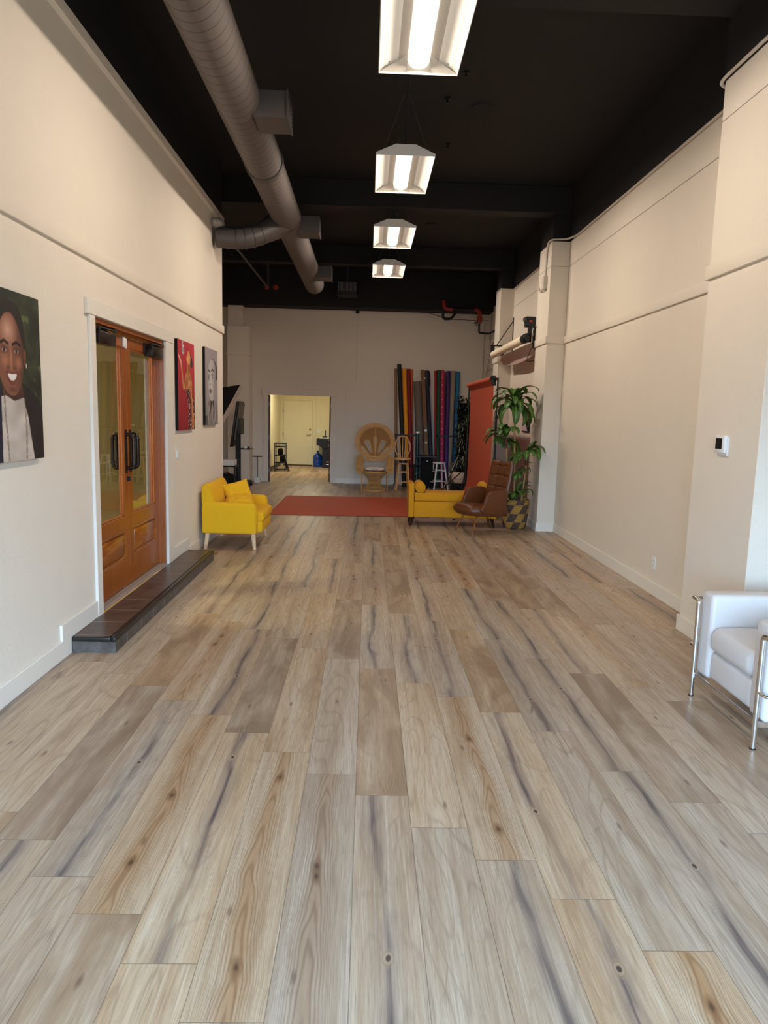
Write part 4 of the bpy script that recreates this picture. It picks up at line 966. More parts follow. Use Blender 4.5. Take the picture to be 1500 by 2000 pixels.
B_arm2 = smoothpoly([(7.70, 1.90), (7.796, 1.88), (7.836, 1.65), (7.916, 1.453), (7.875, 1.405), (7.8, 1.418), (7.774, 1.649)], 1)
B_dress = [(7.533, 1.821), (7.65, 1.831), (7.795, 1.83), (7.865, 1.741), (7.955, 1.589), (7.96, 1.39), (7.641, 1.39), (7.635, 1.529), (7.653, 1.648), (7.576, 1.764)]
def paint2(y, z):
    p = (y, z); c = mixc((176, 40, 54), (140, 22, 34), (2.1-z)/0.7)
    if y > 7.7: c = mixc(c, (206, 66, 70), 0.35)
    if inside(p, B_mic): c = mixc((120, 120, 124), (220, 220, 222), 0.5+1.5*nz3(y, z, 40))
    if inside(p, B_hair): c = (44, 44, 46)
    if inside(p, B_arm): c = mixc((196, 128, 80), (230, 190, 176), max(0, (z-2.0)/0.15))
    if inside(p, B_body): c = mixc((210, 140, 84), (150, 90, 52), 0.5+1.2*nz3(y, z, 14))
    if inside(p, B_face): c = mixc((206, 132, 76), (232, 172, 110), 0.5+nz3(y, z, 18))
    if inside(p, B_dress):
        s = nz3(y, z, 45, 2); c = (74, 22, 26) if s < 0.12 else ((120, 40, 40) if s < 0.28 else (232, 214, 206))
    if inside(p, B_arm2): c = mixc((212, 140, 90), (172, 104, 62), 0.5+nz3(y, z, 16))
    return c
canvas('red canvas print of a performer reaching up to a microphone', 7.24, 7.92, 1.403, 2.315, paint2, 100, 150, M['black_fabric'])
C_face = smoothpoly([(8.763, 2.228), (8.904, 2.215), (8.983, 2.173), (9.029, 2.08), (8.992, 1.939), (8.971, 1.8), (8.855, 1.722), (8.729, 1.726), (8.645, 1.772), (8.612, 1.857), (8.602, 1.989), (8.606, 2.108), (8.654, 2.171)])
C_hair = smoothpoly([(8.763, 2.24), (8.936, 2.225), (9.081, 2.166), (9.13, 2.085), (9.10, 1.99), (8.993, 1.97), (9.029, 2.08), (8.973, 2.172), (8.872, 2.213)])
C_ear = smoothpoly([(8.99, 1.98), (9.05, 1.99), (9.04, 1.89), (8.99, 1.86)])
C_h1 = smoothpoly([(8.607, 1.731), (8.66, 1.70), (8.72, 1.57), (8.74, 1.42), (8.56, 1.42), (8.572, 1.59)], 1)
C_h2 = smoothpoly([(8.807, 1.74), (8.86, 1.70), (8.93, 1.57), (8.96, 1.42), (8.80, 1.42), (8.77, 1.6)], 1)
C_h3 = smoothpoly([(9.018, 1.77), (9.07, 1.65), (9.109, 1.42), (8.99, 1.42), (8.95, 1.6)], 1)
C_gap = [(8.70, 1.75), (8.90, 1.75), (8.93, 1.56), (8.80, 1.72), (8.71, 1.56)]
def paint3(y, z):
    p = (y, z); c = mixc((152, 144, 146), (120, 112, 112), max(0, (1.75-z)/0.35))
    if z < 1.55 and (y < 8.58 or y > 9.02): c = (84, 80, 80)
    for h in (C_h1, C_h3, C_h2):
        if inside(p, h): c = mixc((168, 162, 162), (90, 86, 86), 0.4+1.3*nz3(y*2, z, 9))
    if inside(p, C_gap): c = (58, 54, 54)
    if inside(p, C_ear): c = (150, 144, 144)
    if inside(p, C_hair): c = mixc((58, 54, 54), (112, 106, 106), 0.3+nz3(y, z, 30))
    if inside(p, C_face):
        c = mixc((186, 180, 180), (126, 120, 120), max(0, (y-8.82)/0.22))
        c = mixc(c, (210, 206, 206), 0.7*seg_fall(p, (8.72, 1.95), (0.1, 0.2)))
        for ex, ez in ((8.633, 2.01), (8.818, 2.03)):
            c = mixc(c, (96, 90, 90), 0.9*seg_fall(p, (ex, ez), (0.075, 0.05)))
            if math.hypot((y-ex)/0.045, (z-ez+0.01)/0.024) < 1: c = (225, 222, 222) if abs(y-ex) > 0.02 else (38, 34, 34)
            if dist_line(p, [(ex-0.05, ez+0.06), (ex, ez+0.078), (ex+0.07, ez+0.06)]) < 0.012: c = (62, 58, 58)
        c = mixc(c, (92, 86, 86), 0.9*seg_fall(p, (8.70, 1.925), (0.045, 0.016)))
        if math.hypot((y-8.715)/0.065, (z-1.842)/0.028) < 1: c = (102, 92, 94)
    return c
canvas('grey canvas print of a face with raised hands, nearest the wall end', 8.44, 9.125, 1.437, 2.347, paint3, 90, 130, M['black_fabric'])

# ------------------------------------------------------------------ yellow loveseat
lv = thing('loveseat', 'bright yellow loveseat with pale wooden legs against the left wall', 'sofa', (-1.58, 8.63, 0))
YF_ = M['yellow_fabric']
b = B(); b.box(-1.86, -1.218, 8.258, 9.002, 0.198, 0.338, r=0.02, seg=3); obj('seat_base', b, YF_, lv)
for y0, y1 in ((8.14, 8.255), (9.005, 9.12)):
    b = B(); b.prism([(-1.90, 0.195), (-1.272, 0.195), (-1.268, 0.48), (-1.285, 0.535), (-1.33, 0.556), (-1.86, 0.562), (-1.895, 0.545), (-1.905, 0.49)], 'y', y0, y1, r=0.022, seg=3); a = obj('armrest', b, YF_, lv, smooth=50)
    b = B(); b.tube([(-1.275, y0-0.001, 0.22), (-1.270, y0-0.001, 0.47), (-1.288, y0-0.001, 0.53)], 0.004, n=6); obj('piping', b, YF_, a)
b = B(); b.prism([(-1.74, 0.33), (-1.215, 0.33), (-1.198, 0.36), (-1.205, 0.425), (-1.235, 0.442), (-1.74, 0.442)], 'y', 8.26, 9.0, r=0.016, seg=3); sc = obj('seat_cushion', b, YF_, lv, smooth=50)
b = B(); b.tube([(-1.206, 8.265, 0.385), (-1.206, 8.995, 0.385)], 0.0045, n=6); b.tube([(-1.206, 8.265, 0.385), (-1.30, 8.262, 0.405)], 0.0045, n=6); obj('piping', b, simple('ochre_piping', (206, 142, 4), 0.9), sc)
b = B(); b.prism([(-1.90, 0.45), (-1.735, 0.45), (-1.765, 0.60), (-1.79, 0.69), (-1.815, 0.745), (-1.845, 0.772), (-1.88, 0.765), (-1.906, 0.73), (-1.908, 0.60)], 'y', 8.155, 9.10, r=0.02, seg=3); br = obj('backrest', b, YF_, lv, smooth=50)
b = B(); b.tube([(-1.755, 8.153, 0.57), (-1.79, 8.153, 0.69), (-1.815, 8.153, 0.745), (-1.845, 8.153, 0.772), (-1.88, 8.153, 0.764)], 0.004, n=6); obj('piping', b, YF_, br)
for (xa, ya, xb2, yb2) in ((-1.845, 8.22, -1.872, 8.19), (-1.325, 8.235, -1.303, 8.225), (-1.335, 9.05, -1.308, 9.17), (-1.845, 9.05, -1.872, 9.10)):
    b = B(); b.cyl((xa, ya, 0.21), (xb2, yb2, 0.0), 0.031, 0.020, n=14); obj('leg', b, M['pale_wood'], lv)
def pillow(name, label, cat, loc, size, th, mtx, mat, tufts, group=None):
    t = thing(name, label, cat, loc, 0, group); b = B()
    def surf(sgn):
        def fn(u, v):
            x, y = (u-0.5)*2, (v-0.5)*2
            k = 1-0.09*(abs(x)**2*(1-abs(y)**3)*0+(1-x*x)*abs(y)**6+(1-y*y)*abs(x)**6)
            h = ((1-abs(x)**2.6)*(1-abs(y)**2.6))**0.55
            d = 0.0
            for (a, c) in tufts: d += 0.45*math.exp(-((x-a)**2+(y-c)**2)/0.018)
            p = V((x*size/2*k, y*size/2*k, sgn*th/2*max(0.0, h-d*h)))
            return mtx @ p + V(loc)
        return fn
    b.grid(surf(1), 24, 24); b.grid(surf(-1), 24, 24, flip=True)
    bmesh.ops.remove_doubles(b.bm, verts=b.bm.verts, dist=0.0008)
    c = obj('cover', b, mat, t, smooth=70)
    b = B(); e = []
    for i in range(48):
        a = i/48*4; s, f = int(a), a-int(a); q = [(f*2-1, -1), (1, f*2-1), (1-f*2, 1), (-1, 1-f*2)][s]
        k = 1-0.09*((1-q[0]**2)*abs(q[1])**6+(1-q[1]**2)*abs(q[0])**6); e.append(mtx @ V((q[0]*size/2*k, q[1]*size/2*k, 0)) + V(loc))
    b.tube(e, 0.004, n=6, closed=True); obj('piping', b, mat, c)
    return t
tf = [(-0.33, -0.33), (0.33, -0.33), (-0.33, 0.33), (0.33, 0.33), (0, 0)]
mt = Matrix.Rotation(math.radians(24), 3, 'Z') @ Matrix.Rotation(math.radians(62), 3, 'X') @ Matrix.Rotation(math.radians(14), 3, 'Z')
pillow('throw_pillow', 'tufted yellow throw pillow propped up at the far end of the loveseat', 'pillow', (-1.60, 8.83, 0.585), 0.34, 0.13, mt, YF_, tf, 'yellow throw pillows')
mt = Matrix.Rotation(math.radians(10), 3, 'Z') @ Matrix.Rotation(math.radians(8), 3, 'X') @ Matrix.Rotation(math.radians(-6), 3, 'Y')
pillow('throw_pillow', 'tufted yellow throw pillow lying flat on the loveseat seat', 'pillow', (-1.53, 8.50, 0.525), 0.36, 0.16, mt, YF_, tf, 'yellow throw pillows')

# ------------------------------------------------------------------ mustard bench
bn = thing('storage_bench', 'mustard upholstered bench with two low ends and dark legs', 'bench', (1.28, 10.53, 0)); MU = M['mustard']
b = B(); b.box(0.705, 1.85, 10.30, 10.78, 0.13, 0.365, r=0.012, seg=2); obj('bench_body', b, MU, bn)
b = B(); b.box(0.712, 1.843, 10.305, 10.775, 0.368, 0.49, r=0.02, seg=3); obj('seat_lid', b, MU, bn)
for x0, x1 in ((0.622, 0.706), (1.849, 1.933)):
    b = B(); b.box(x0, x1, 10.29, 10.79, 0.125, 0.63, r=0.02, seg=3); obj('bench_end', b, MU, bn)
for x, sx in ((0.69, -1), (1.865, 1)):
    for y, sy in ((10.34, -1), (10.73, 1)):
        b = B(); b.tube([(x, y, 0.135), (x+sx*0.03, y+sy*0.02, 0.0)], [0.032, 0.017], n=4); obj('leg', b, M['dark_wood'], bn, smooth=20)
for x, l in ((0.793, 'mustard bolster at the left end of the mustard bench'), (1.765, 'mustard bolster at the right end of the bench, behind the brown chair')):
    t = thing('bolster', l, 'pillow', (x, 10.53, 0.49), group='mustard bolsters')
    b = B(); r = 0.078; zc = 0.49+r
    b.tube([(x, 10.315, zc), (x, 10.323, zc), (x, 10.335, zc), (x, 10.73, zc), (x, 10.742, zc), (x, 10.75, zc)], [r-0.016, r-0.004, r, r, r-0.004, r-0.016], n=28); c = obj('cover', b, MU, t)
    b = B(); b.tube([(x+(r-0.004)*math.cos(a), 10.325, zc+(r-0.004)*math.sin(a)) for a in [2*PI*i/28 for i in range(28)]], 0.004, n=6, closed=True); obj('piping', b, MU, c)

# ------------------------------------------------------------------ brown leather lounge chair (local: faces +x)
lc = thing('lounge_chair', 'brown leather lounge chair with tufted back and thin metal legs', 'chair', (1.632, 9.80, 0), math.radians(-155.5)); LE = M['leather']
b = B()
def seat_fn(u, v):
    # u across (y), v along x from back to front nose
    y = (u-0.5)*0.50
    prof = [(-0.26, 0.40), (-0.10, 0.405), (0.10, 0.425), (0.24, 0.437), (0.32, 0.425), (0.365, 0.385), (0.375, 0.34), (0.35, 0.295), (0.28, 0.265), (0.0, 0.262), (-0.24, 0.27)]
    t = v*(len(prof)-1); i = min(int(t), len(prof)-2); f = t-i
    P0 = prof[max(0, i-1)]; P1 = prof[i]; P2 = prof[i+1]; P3 = prof[min(len(prof)-1, i+2)]
    q = [0.5*((2*P1[k])+(-P0[k]+P2[k])*f+(2*P0[k]-5*P1[k]+4*P2[k]-P3[k])*f*f+(-P0[k]+3*P1[k]-3*P2[k]+P3[k])*f**3) for k in (0, 1)]
    cr = 1-abs((u-0.5)*2)**4
    xx = q[0]-0.05*(1-cr) if q[0] > 0.2 else q[0]
    zz = 0.345+(q[1]-0.345)*(0.55+0.45*cr)
    return (xx, y, zz)
b.grid(seat_fn, 16, 40)
for u in (0, 1):
    vv = [b.bm.verts.new(seat_fn(u, j/40)) for j in range(41)]; b.bm.faces.new(vv)
bmesh.ops.remove_doubles(b.bm, verts=b.bm.verts, dist=0.0005)
obj('seat', b, LE, lc, world=False, smooth=60)
b = B(); b.prism([(-0.27, 0.25), (0.20, 0.262), (0.27, 0.285), (0.27, 0.31), (-0.30, 0.33)], 'y', -0.225, 0.225, r=0.012); obj('seat_shell', b, LE, lc, world=False)
def back_c(v):   # centre line of the back, v 0..1
    z = 0.375+0.635*v
    return V((-0.225-0.135*v-0.015*math.sin(v*PI), 0, z))
def back_w(v): return 0.235+0.03*math.sin(v*PI*0.8)-0.01*v
def back_pt(u, v, off):
    c = back_c(v); w = back_w(v); s = (u-0.5)*2
    t = (back_c(min(1, v+0.02))-back_c(max(0, v-0.02))).normalized(); n = V((t.z, 0, -t.x))
    p = c+V((0, s*w, 0)); p.x += 0.05*abs(s)**2.2
    return p+n*off
def back_front(u, v):
    s = (u-0.5)*2
    edge = (1-abs(s)**6)*(1-max(0, (v-0.9)/0.1)**3*0.75)
    g = 0.0
    for vr in (0.16, 0.42, 0.67, 0.89): g += 0.014*math.exp(-((v-vr)/0.014)**2)
    for sc_ in (-0.33, 0.33): g += 0.005*math.exp(-((s-sc_)/0.05)**2)
    for vr in (0.16, 0.42, 0.67, 0.89):
        for sc_ in (-0.33, 0.33): g += 0.014*math.exp(-((v-vr)/0.025)**2-((s-sc_)/0.07)**2)
    return back_pt(u, v, 0.055*edge**0.5-g*edge)
def top_scoop(p, u, v):
    s = (u-0.5)*2
    if v > 0.85: p.z += (v-0.85)/0.15*(0.018*abs(s)**2-0.02*abs(s)**8-0.012*(1-abs(s)))
    return p
b = B(); b.grid(lambda u, v: top_scoop(back_front(u, v), u, v), 40, 60); b.grid(lambda u, v: top_scoop(back_pt(u, v, -0.035*(1-abs((u-0.5)*2)**6)*(1-max(0, (v-0.92)/0.08)**3)), u, v), 40, 60, flip=True)
bmesh.ops.remove_doubles(b.bm, verts=b.bm.verts, dist=0.002)
bk = obj('backrest', b, LE, lc, world=False, smooth=60)
for vr in (0.16, 0.42, 0.67, 0.89):
    for sc_ in (-0.33, 0.33):
        b = B(); p = back_front(0.5+sc_/2, vr); b.ell(p+V((0.004, 0, 0.002)), (0.006, 0.009, 0.009), 10, 6); obj('button', b, LE, bk, world=False)
for sy in (-1, 1):
    b = B()
    poly = smoothpoly([(-0.16, 0.29), (-0.21, 0.40), (-0.225, 0.59), (-0.19, 0.628), (-0.10, 0.632), (0.05, 0.622), (0.125, 0.565), (0.15, 0.45), (0.205, 0.385), (0.215, 0.34), (0.14, 0.305), (-0.03, 0.285)], 2)
    poly = poly[::2]
    b.prism(poly, 'y', sy*0.235, sy*0.29, r=0.012, seg=3)
    for v_ in b.bm.verts: v_.co.y -= sy*max(0.0, v_.co.x+0.02)*0.0-sy*0.05*max(0, v_.co.z-0.40)
    ar = obj('armrest', b, LE, lc, world=False, smooth=32)
for (fx, fy) in ((0.300, 0.222), (0.300, -0.222), (-0.305, 0.265), (-0.305, -0.245)):
    b = B(); b.tube([(fx*0.62, fy*0.72, 0.275), (fx, fy, 0.012)], [0.0125, 0.0085], n=10); l = obj('leg', b, M['leg_bronze'], lc, world=False)
    b = B(); b.cyl((fx, fy, 0.0), (fx, fy, 0.014), 0.011, n=10); obj('foot_glide', b, M['steel'], l, world=False)

# ------------------------------------------------------------------ basket and tall plant
BXc, BYc = 2.205, 10.33
bk = thing('woven_basket', 'tall round basket woven in yellow and purple-brown blocks', 'basket', (BXc, BYc, 0))
b = B(); b.lathe([(0.0, 0.0), (0.150, 0.002), (0.170, 0.03), (0.188, 0.14), (0.200, 0.25), (0.207, 0.34), (0.207, 0.41), (0.202, 0.428), (0.194, 0.425), (0.194, 0.34), (0.186, 0.30)], 48, (BXc, BYc, 0), caps=False, uv=True)
obj('woven_body', b, M['basket'], bk, smooth=60)
pp = thing('potted_plant', 'tall leafy indoor plant on several canes standing in the woven basket', 'plant', (BXc, BYc, 0.30))
b = B(); b.lathe([(0.0, 0.372), (0.10, 0.368), (0.185, 0.36), (0.187, 0.31), (0.0, 0.31)], 28, (BXc, BYc, 0)); obj('soil', b, M['soil'], pp)
rl = random.Random(5)
def leafblade(b, o, az, el, L, W, droop, lay):
    # strap leaf: starts at elevation el, droops; folded along the rib
    n = 10; o = V(o); lim = o.y < 11; d = V((math.cos(az), math.sin(az), 0)); side = V((-math.sin(az), math.cos(az), 0))
    p = o.copy(); e = el; step = L/n; P = [p.copy()]; E_ = [e]
    for i in range(n):
        p = p+(d*math.cos(e)+V((0, 0, 1))*math.sin(e))*step; e -= droop/n*(0.6+0.9*i/n)
        if lim and p.y > 9.98: p.x = min(p.x, 2.40)
        P.append(p.copy()); E_.append(e)
    rows = []
    for i, q in enumerate(P):
        t = i/n; w = W*(math.sin(min(1.0, (t*0.88+0.10))*PI)**0.75)*(1.0 if t < 0.98 else 0.15)
        up = V((0, 0, 1))*math.cos(E_[i])-d*math.sin(E_[i]); f = 0.22*w
        rows.append([b.bm.verts.new(q+side*w*s+up*f*abs(s)*1.0) for s in (-1, -0.5, 0, 0.5, 1)])
    for i in range(n):
        for j in range(4):
            f = b.bm.faces.new((rows[i][j], rows[i][j+1], rows[i+1][j+1], rows[i+1][j]))
            for l, (u, v) in zip(f.loops, ((j/4, i/n), ((j+1)/4, i/n), ((j+1)/4, (i+1)/n), (j/4, (i+1)/n))): l[lay].uv = (u, v)
def crown(base, n, Lr, Wr, el_r, droop_r, avoid=None, bias=None):
    b = B(); lay = b.bm.loops.layers.uv.verify()
    for i in range(n):
        az = i*2.39996+rl.random()*0.5
        if bias is not None: az = bias[0]+((i+0.5)/n-0.5)*bias[1]+(rl.random()-0.5)*0.35
        k = i/(n-1)
        el = el_r[0]+(el_r[1]-el_r[0])*k+(rl.random()-0.5)*0.3
        z = base[2]+0.10*k-0.03
        leafblade(b, (base[0]+0.012*math.cos(az), base[1]+0.012*math.sin(az), z), az, el, Lr[0]+(Lr[1]-Lr[0])*rl.random(), Wr[0]+(Wr[1]-Wr[0])*rl.random(), droop_r[0]+(droop_r[1]-droop_r[0])*rl.random(), lay)
    return obj('leaf_crown', b, M['leaf'], pp, smooth=70)
c1, c2, c3, c4 = V((2.12, 10.28, 1.80)), V((2.00, 10.22, 1.30)), V((2.30, 10.12, 1.08)), V((2.19, 10.24, 0.46))
for pts, tip in (([(2.19, 10.33, 0.33), (2.165, 10.31, 0.9), (2.135, 10.29, 1.4), c1], 0.17), ([(2.10, 10.30, 0.33), (2.05, 10.25, 0.85), c2], 0.12), ([(2.28, 10.30, 0.33), (2.295, 10.20, 0.75), c3], 0.14)):
    b = B(); P_ = [V(p) for p in pts]; b.tube([P_[0].lerp(P_[1], k/4) for k in range(4)]+[q for i in range(1, len(P_)-1) for q in [P_[i].lerp(P_[i+1], k/4) for k in range(4)]]+[P_[-1]], 0.0135, n=9); ck = obj('cane', b, M['cane'], pp)
    b = B(); d = (P_[-1]-P_[-2]).normalized(); b.tube([P_[-1]-d*tip, P_[-1]+d*0.03], [0.017, 0.019], n=10); obj('cane_tip', b, M['cane_tip'], ck)
crown(c1, 32, (0.34, 0.50), (0.050, 0.066), (-0.1, 1.3), (2.1, 2.9))
crown(c2, 20, (0.30, 0.42), (0.046, 0.060), (0.1, 1.2), (2.1, 2.8), bias=(2.6, 5.2))
crown(c3, 17, (0.30, 0.40), (0.046, 0.060), (0.15, 1.25), (2.0, 2.8), bias=(-1.7, 4.2))
crown(c4, 18, (0.24, 0.36), (0.040, 0.052), (0.2, 1.25), (1.5, 2.5), bias=(-1.8, 5.2))
crown(V((2.22, 10.25, 0.82)), 6, (0.22, 0.30), (0.036, 0.046), (0.2, 1.0), (1.8, 2.6), bias=(-1.4, 3.0))
# ------------------------------------------------------------------ rust paper backdrop and its stand
bd = thing('paper_backdrop', 'rust red paper backdrop hanging from a crossbar and sweeping across the floor', 'backdrop', (1.0, 12.45, 0))
RY0, RY1 = 11.20, 13.72
def sweep():
    P = [V((1.925, 0, 2.17)), V((1.955, 0, 2.10)), V((1.965, 0, 1.6)), V((1.965, 0, 1.15))]
    P += [V((1.96, 0, 0.62))]+bez((1.955, 0, 0.42), (1.945, 0, 0.012), (1.45, 0, 0.008), 16)
    P += [V((1.45-(i+1)*0.15, 0, 0.006)) for i in range(20)]
    return P
SW = sweep()
def swp(u, v):
    t = v*(len(SW)-1); i = min(int(t), len(SW)-2); f = t-i
    p = SW[i].lerp(SW[i+1], f); d = (SW[i+1]-SW[i]).normalized(); n = V((d.z, 0, -d.x))
    y = RY0+(RY1-RY0)*u
    # the near floor edge wanders a little
    if p.x < 1.2: y += (-0.10*(1-u))*min(1, (1.2-p.x)/2.2)
    q = V((p.x, y, p.z)); 
    if q.z < 0.5: n = V((0, 0, 1)).lerp(n, min(1, q.z/0.5)).normalized()
    if p.x < 1.0: q.z += 0.004*max(0, math.sin(y*2.3+p.x*1.7))
    return q, n
b = B(); b.slab(swp, 16, len(SW)-1, 0.002); obj('paper_sheet', b, M['rust_paper'], bd, smooth=60)
b = B(); b.tube([(1.925, RY0-0.04, 2.21), (1.925, RY1+0.04, 2.21)], 0.042, n=20); obj('paper_roll', b, M['rust_paper'], bd)
sd = thing('backdrop_stand', 'black metal stand with crossbar and tripod feet holding the rust backdrop', 'stand', (1.98, 12.4, 0)); K = M['black_metal']
b = B(); b.tube([(1.925, 10.93, 2.21), (1.925, 13.95, 2.21)], 0.014, n=10); b.ell((1.925, 10.92, 2.21), (0.025, 0.025, 0.025), 12, 8); obj('crossbar', b, K, sd)
b = B(); b.tube([(1.925, 11.05, 2.21), (1.925, 11.16, 2.21)], [0.05, 0.05], n=12); b.box(1.90, 1.96, 11.02, 11.08, 2.10, 2.20, r=0.01); obj('clamp', b, K, sd)
for y, xt in ((11.0, 1.985), (13.88, 1.95)):
    b = B(); b.tube([(xt, y, 2.22), (xt, y, 1.62)], 0.013, n=10); b.tube([(xt, y, 1.62), (xt, y, 0.95)], 0.017, n=10); b.tube([(xt, y, 0.95), (xt, y, 0.12)], 0.021, n=10); p = obj('pole', b, K, sd)
    for z in (1.62, 0.95):
        b = B(); b.tube([(xt, y, z-0.03), (xt, y, z+0.03)], 0.026, n=12); b.tube([(xt, y, z), (xt+0.05, y-0.02, z)], 0.011, n=8); b.ell((xt+0.055, y-0.022, z), (0.014, 0.014, 0.02), 10, 6); obj('knob', b, K, p)
    b = B(); b.tube([(xt-0.02, y, 2.22), (xt-0.02, y, 2.18)], 0.02); obj('spigot', b, K, p)
    for k in range(3):
        a = math.radians((188, 308, 68)[k] if y < 12 else (119, 250, 20)[k]); R_ = (0.62, 0.55, 0.5)[k] if y < 12 else (0.92, 0.5, 0.44)[k]
        b = B(); b.tube([(xt, y, 0.62), (xt+R_*math.cos(a), y+R_*math.sin(a), 0.012)], 0.011, n=8); b.tube([(xt, y, 0.16), (xt+R_*0.5*math.cos(a), y+R_*0.5*math.sin(a), 0.32)], 0.007, n=6); l = obj('tripod_leg', b, K, sd)
        b = B(); b.ell((xt+R_*math.cos(a), y+R_*math.sin(a), 0.014), (0.018, 0.018, 0.013), 10, 6); obj('rubber_foot', b, M['rubber'], l)

# ------------------------------------------------------------------ wall-mounted rollers between the pillars
wr = thing('wall_roller', 'cream and pink paper rolls on black brackets high on the right wall', 'roller', (2.5, 12.2, 2.7))
b = B(); b.tube([(2.33, 10.90, 2.80), (2.33, 13.50, 2.785)], 0.062, n=24); obj('paper_roll', b, M['cream_paper'], wr)
b = B(); b.tube([(2.52, 10.84, 2.72), (2.52, 13.62, 2.715)], 0.062, n=24); obj('paper_roll', b, M['pink_paper'], wr)['label'] = 'pale pink paper roll nearer the wall'
b = B(); b.slab(lambda u, v: (V((2.46+0.10*v+0.02*math.sin(v*5), 10.9+2.6*u, 2.70-0.17*math.sin(v*PI)*(0.6+0.4*math.sin(u*PI)))), V((0, 0, 1))), 14, 12, 0.003); obj('loose_paper', b, M['pink_paper'], wr, smooth=60)
b = B(); y = 13.72
b.tube([(2.72, y, 3.44), (2.42, y, 2.98)], 0.010, n=6); b.box(2.30, 2.722, y-0.012, y+0.012, 2.955, 2.98); b.box(2.31, 2.38, y-0.02, y+0.02, 2.76, 2.96); b.box(2.50, 2.56, y-0.02, y+0.02, 2.68, 2.96); b.box(2.712, 2.724, y-0.012, y+0.012, 2.85, 3.5)
obj('bracket', b, K, wr)
b = B(); y = 10.76
b.box(2.30, 2.722, y-0.012, y+0.012, 2.955, 2.98); b.box(2.36, 2.41, y-0.02, y+0.05, 2.74, 2.99); b.box(2.44, 2.468, y-0.01, y+0.06, 2.70, 2.84); b.box(2.455, 2.469, y-0.01, y+0.08, 2.66, 2.98)
obj('bracket', b, K, wr)
b = B(); b.tube([(2.335, 10.74, 2.80), (2.335, 10.90, 2.80)], [0.07, 0.07], n=18); b.tube([(2.335, 10.70, 2.80), (2.335, 10.74, 2.80)], [0.045, 0.06], n=18); obj('drive_drum', b, M['black_plastic'], wr)
b = B()
b.tube(round_path([(2.37, 10.72, 3.00), (2.43, 10.70, 2.90), (2.40, 10.69, 2.82), (2.45, 10.70, 2.72), (2.39, 10.69, 2.62), (2.33, 10.69, 2.45), (2.46, 10.72, 2.47)], 0.04), 0.005, n=6)
obj('cable', b, M['rubber'], wr)
b = B(); b.tube(round_path([(2.44, 10.72, 3.0), (2.46, 10.70, 2.88), (2.42, 10.70, 2.78), (2.455, 10.70, 2.66)], 0.04), 0.005, n=6); obj('cable', b, M['rubber'], wr)
cb = thing('control_box', 'black control box with a red display high beside the wall rollers', 'box', (2.39, 10.80, 3.05))
b = B(); b.box(2.315, 2.468, 10.74, 10.88, 2.985, 3.115, r=0.012, seg=2); obj('box_body', b, M['black_plastic'], cb)
b = B(); b.box(2.37, 2.385, 10.738, 10.741, 3.04, 3.056); b.box(2.388, 2.403, 10.738, 10.741, 3.04, 3.056); obj('red_display', b, M['red_led'], cb)
b = B(); b.tube(round_path([(2.318, 10.76, 3.10), (2.275, 10.76, 3.09), (2.28, 10.76, 3.05), (2.318, 10.76, 3.01)], 0.02), 0.006, n=6); obj('handle_loop', b, K, cb)
fp = thing('framed_picture', 'small dark-framed picture on the right wall behind the plant', 'picture', (2.72, 12.15, 1.5))
b = B(); b.box(2.700, 2.724, 11.90, 12.42, 1.385, 1.61, r=0.003, seg=1); obj('frame', b, M['black_plastic'], fp)
b = B(); b.prism([(11.98, 1.40), (12.40, 1.40), (12.40, 1.60), (12.22, 1.60), (12.10, 1.47)], 'x', 2.698, 2.7005); obj('print', b, simple('pale_lilac_print', (206, 192, 196), 0.5), fp)

# ------------------------------------------------------------------ paper rolls along the rear wall
def xt(u): return 0.596+(u-772)*0.01173
def xb(u): return 0.765+(u-780)*0.01165
def zt(v): return 1.62+(2.652-1.62)*(811.5-v)/(811.5-721)
roll_specs = [  # label colour, u_top, u_bottom, v_top, radius, colour, y_bottom
    ('tan', 772.7, 773, 721, 0.034, (150, 112, 80), 16.15, 'leftmost tan paper roll, behind the peacock chair'),
    ('black', 779.3, 788, 713, 0.048, (18, 18, 20), 15.98, 'tallest paper roll, plain black, second from the left'),
    ('yellow', 789, 795.5, 721, 0.050, (240, 158, 14), 16.1, 'golden yellow paper roll beside the tall black roll'),
    ('maroon', 798.0, 802, 721.5, 0.045, (128, 10, 24), 16.05, 'deep maroon paper roll between the yellow and orange rolls'),
    ('orange', 803, 804.5, 721.5, 0.036, (206, 84, 28), 16.25, 'narrow orange paper roll behind the maroon roll'),
    ('brown', 825.3, 834.5, 722, 0.047, (122, 82, 44), 16.05, 'brown kraft carton tube with a yellow sticker and white labels'),
    ('navy', 833.0, 843, 724, 0.045, (14, 22, 48), 15.95, 'dark navy paper roll with a loose wrapped top'),
    ('red', 851, 852, 723, 0.034, (186, 16, 36), 16.25, 'red paper roll partly behind the green roll'),
    ('green', 857, 852.5, 722, 0.047, (20, 70, 38), 16.0, 'forest green paper roll beside the pink one'),
    ('pink', 864.2, 861, 722.5, 0.047, (190, 44, 92), 16.0, 'hot pink paper roll dotted with small white specks'),
    ('taupe', 868.5, 866, 724, 0.034, (112, 88, 78), 16.25, 'taupe paper roll just behind the pink one'),
    ('purple', 875.7, 869, 723.5, 0.045, (66, 30, 104), 16.0, 'deep purple paper roll standing right of the pink one'),
    ('grey', 885.5, 875.5, 723, 0.056, (148, 132, 122), 16.1, 'warm grey paper roll between the purple and blue rolls'),
    ('midnight', 891, 884, 724, 0.034, (22, 30, 62), 16.25, 'narrow midnight blue roll behind the bright blue one'),
    ('blue', 894.5, 886, 724, 0.045, (26, 112, 162), 16.05, 'bright blue paper roll, rightmost of the row'),
]
dots = None
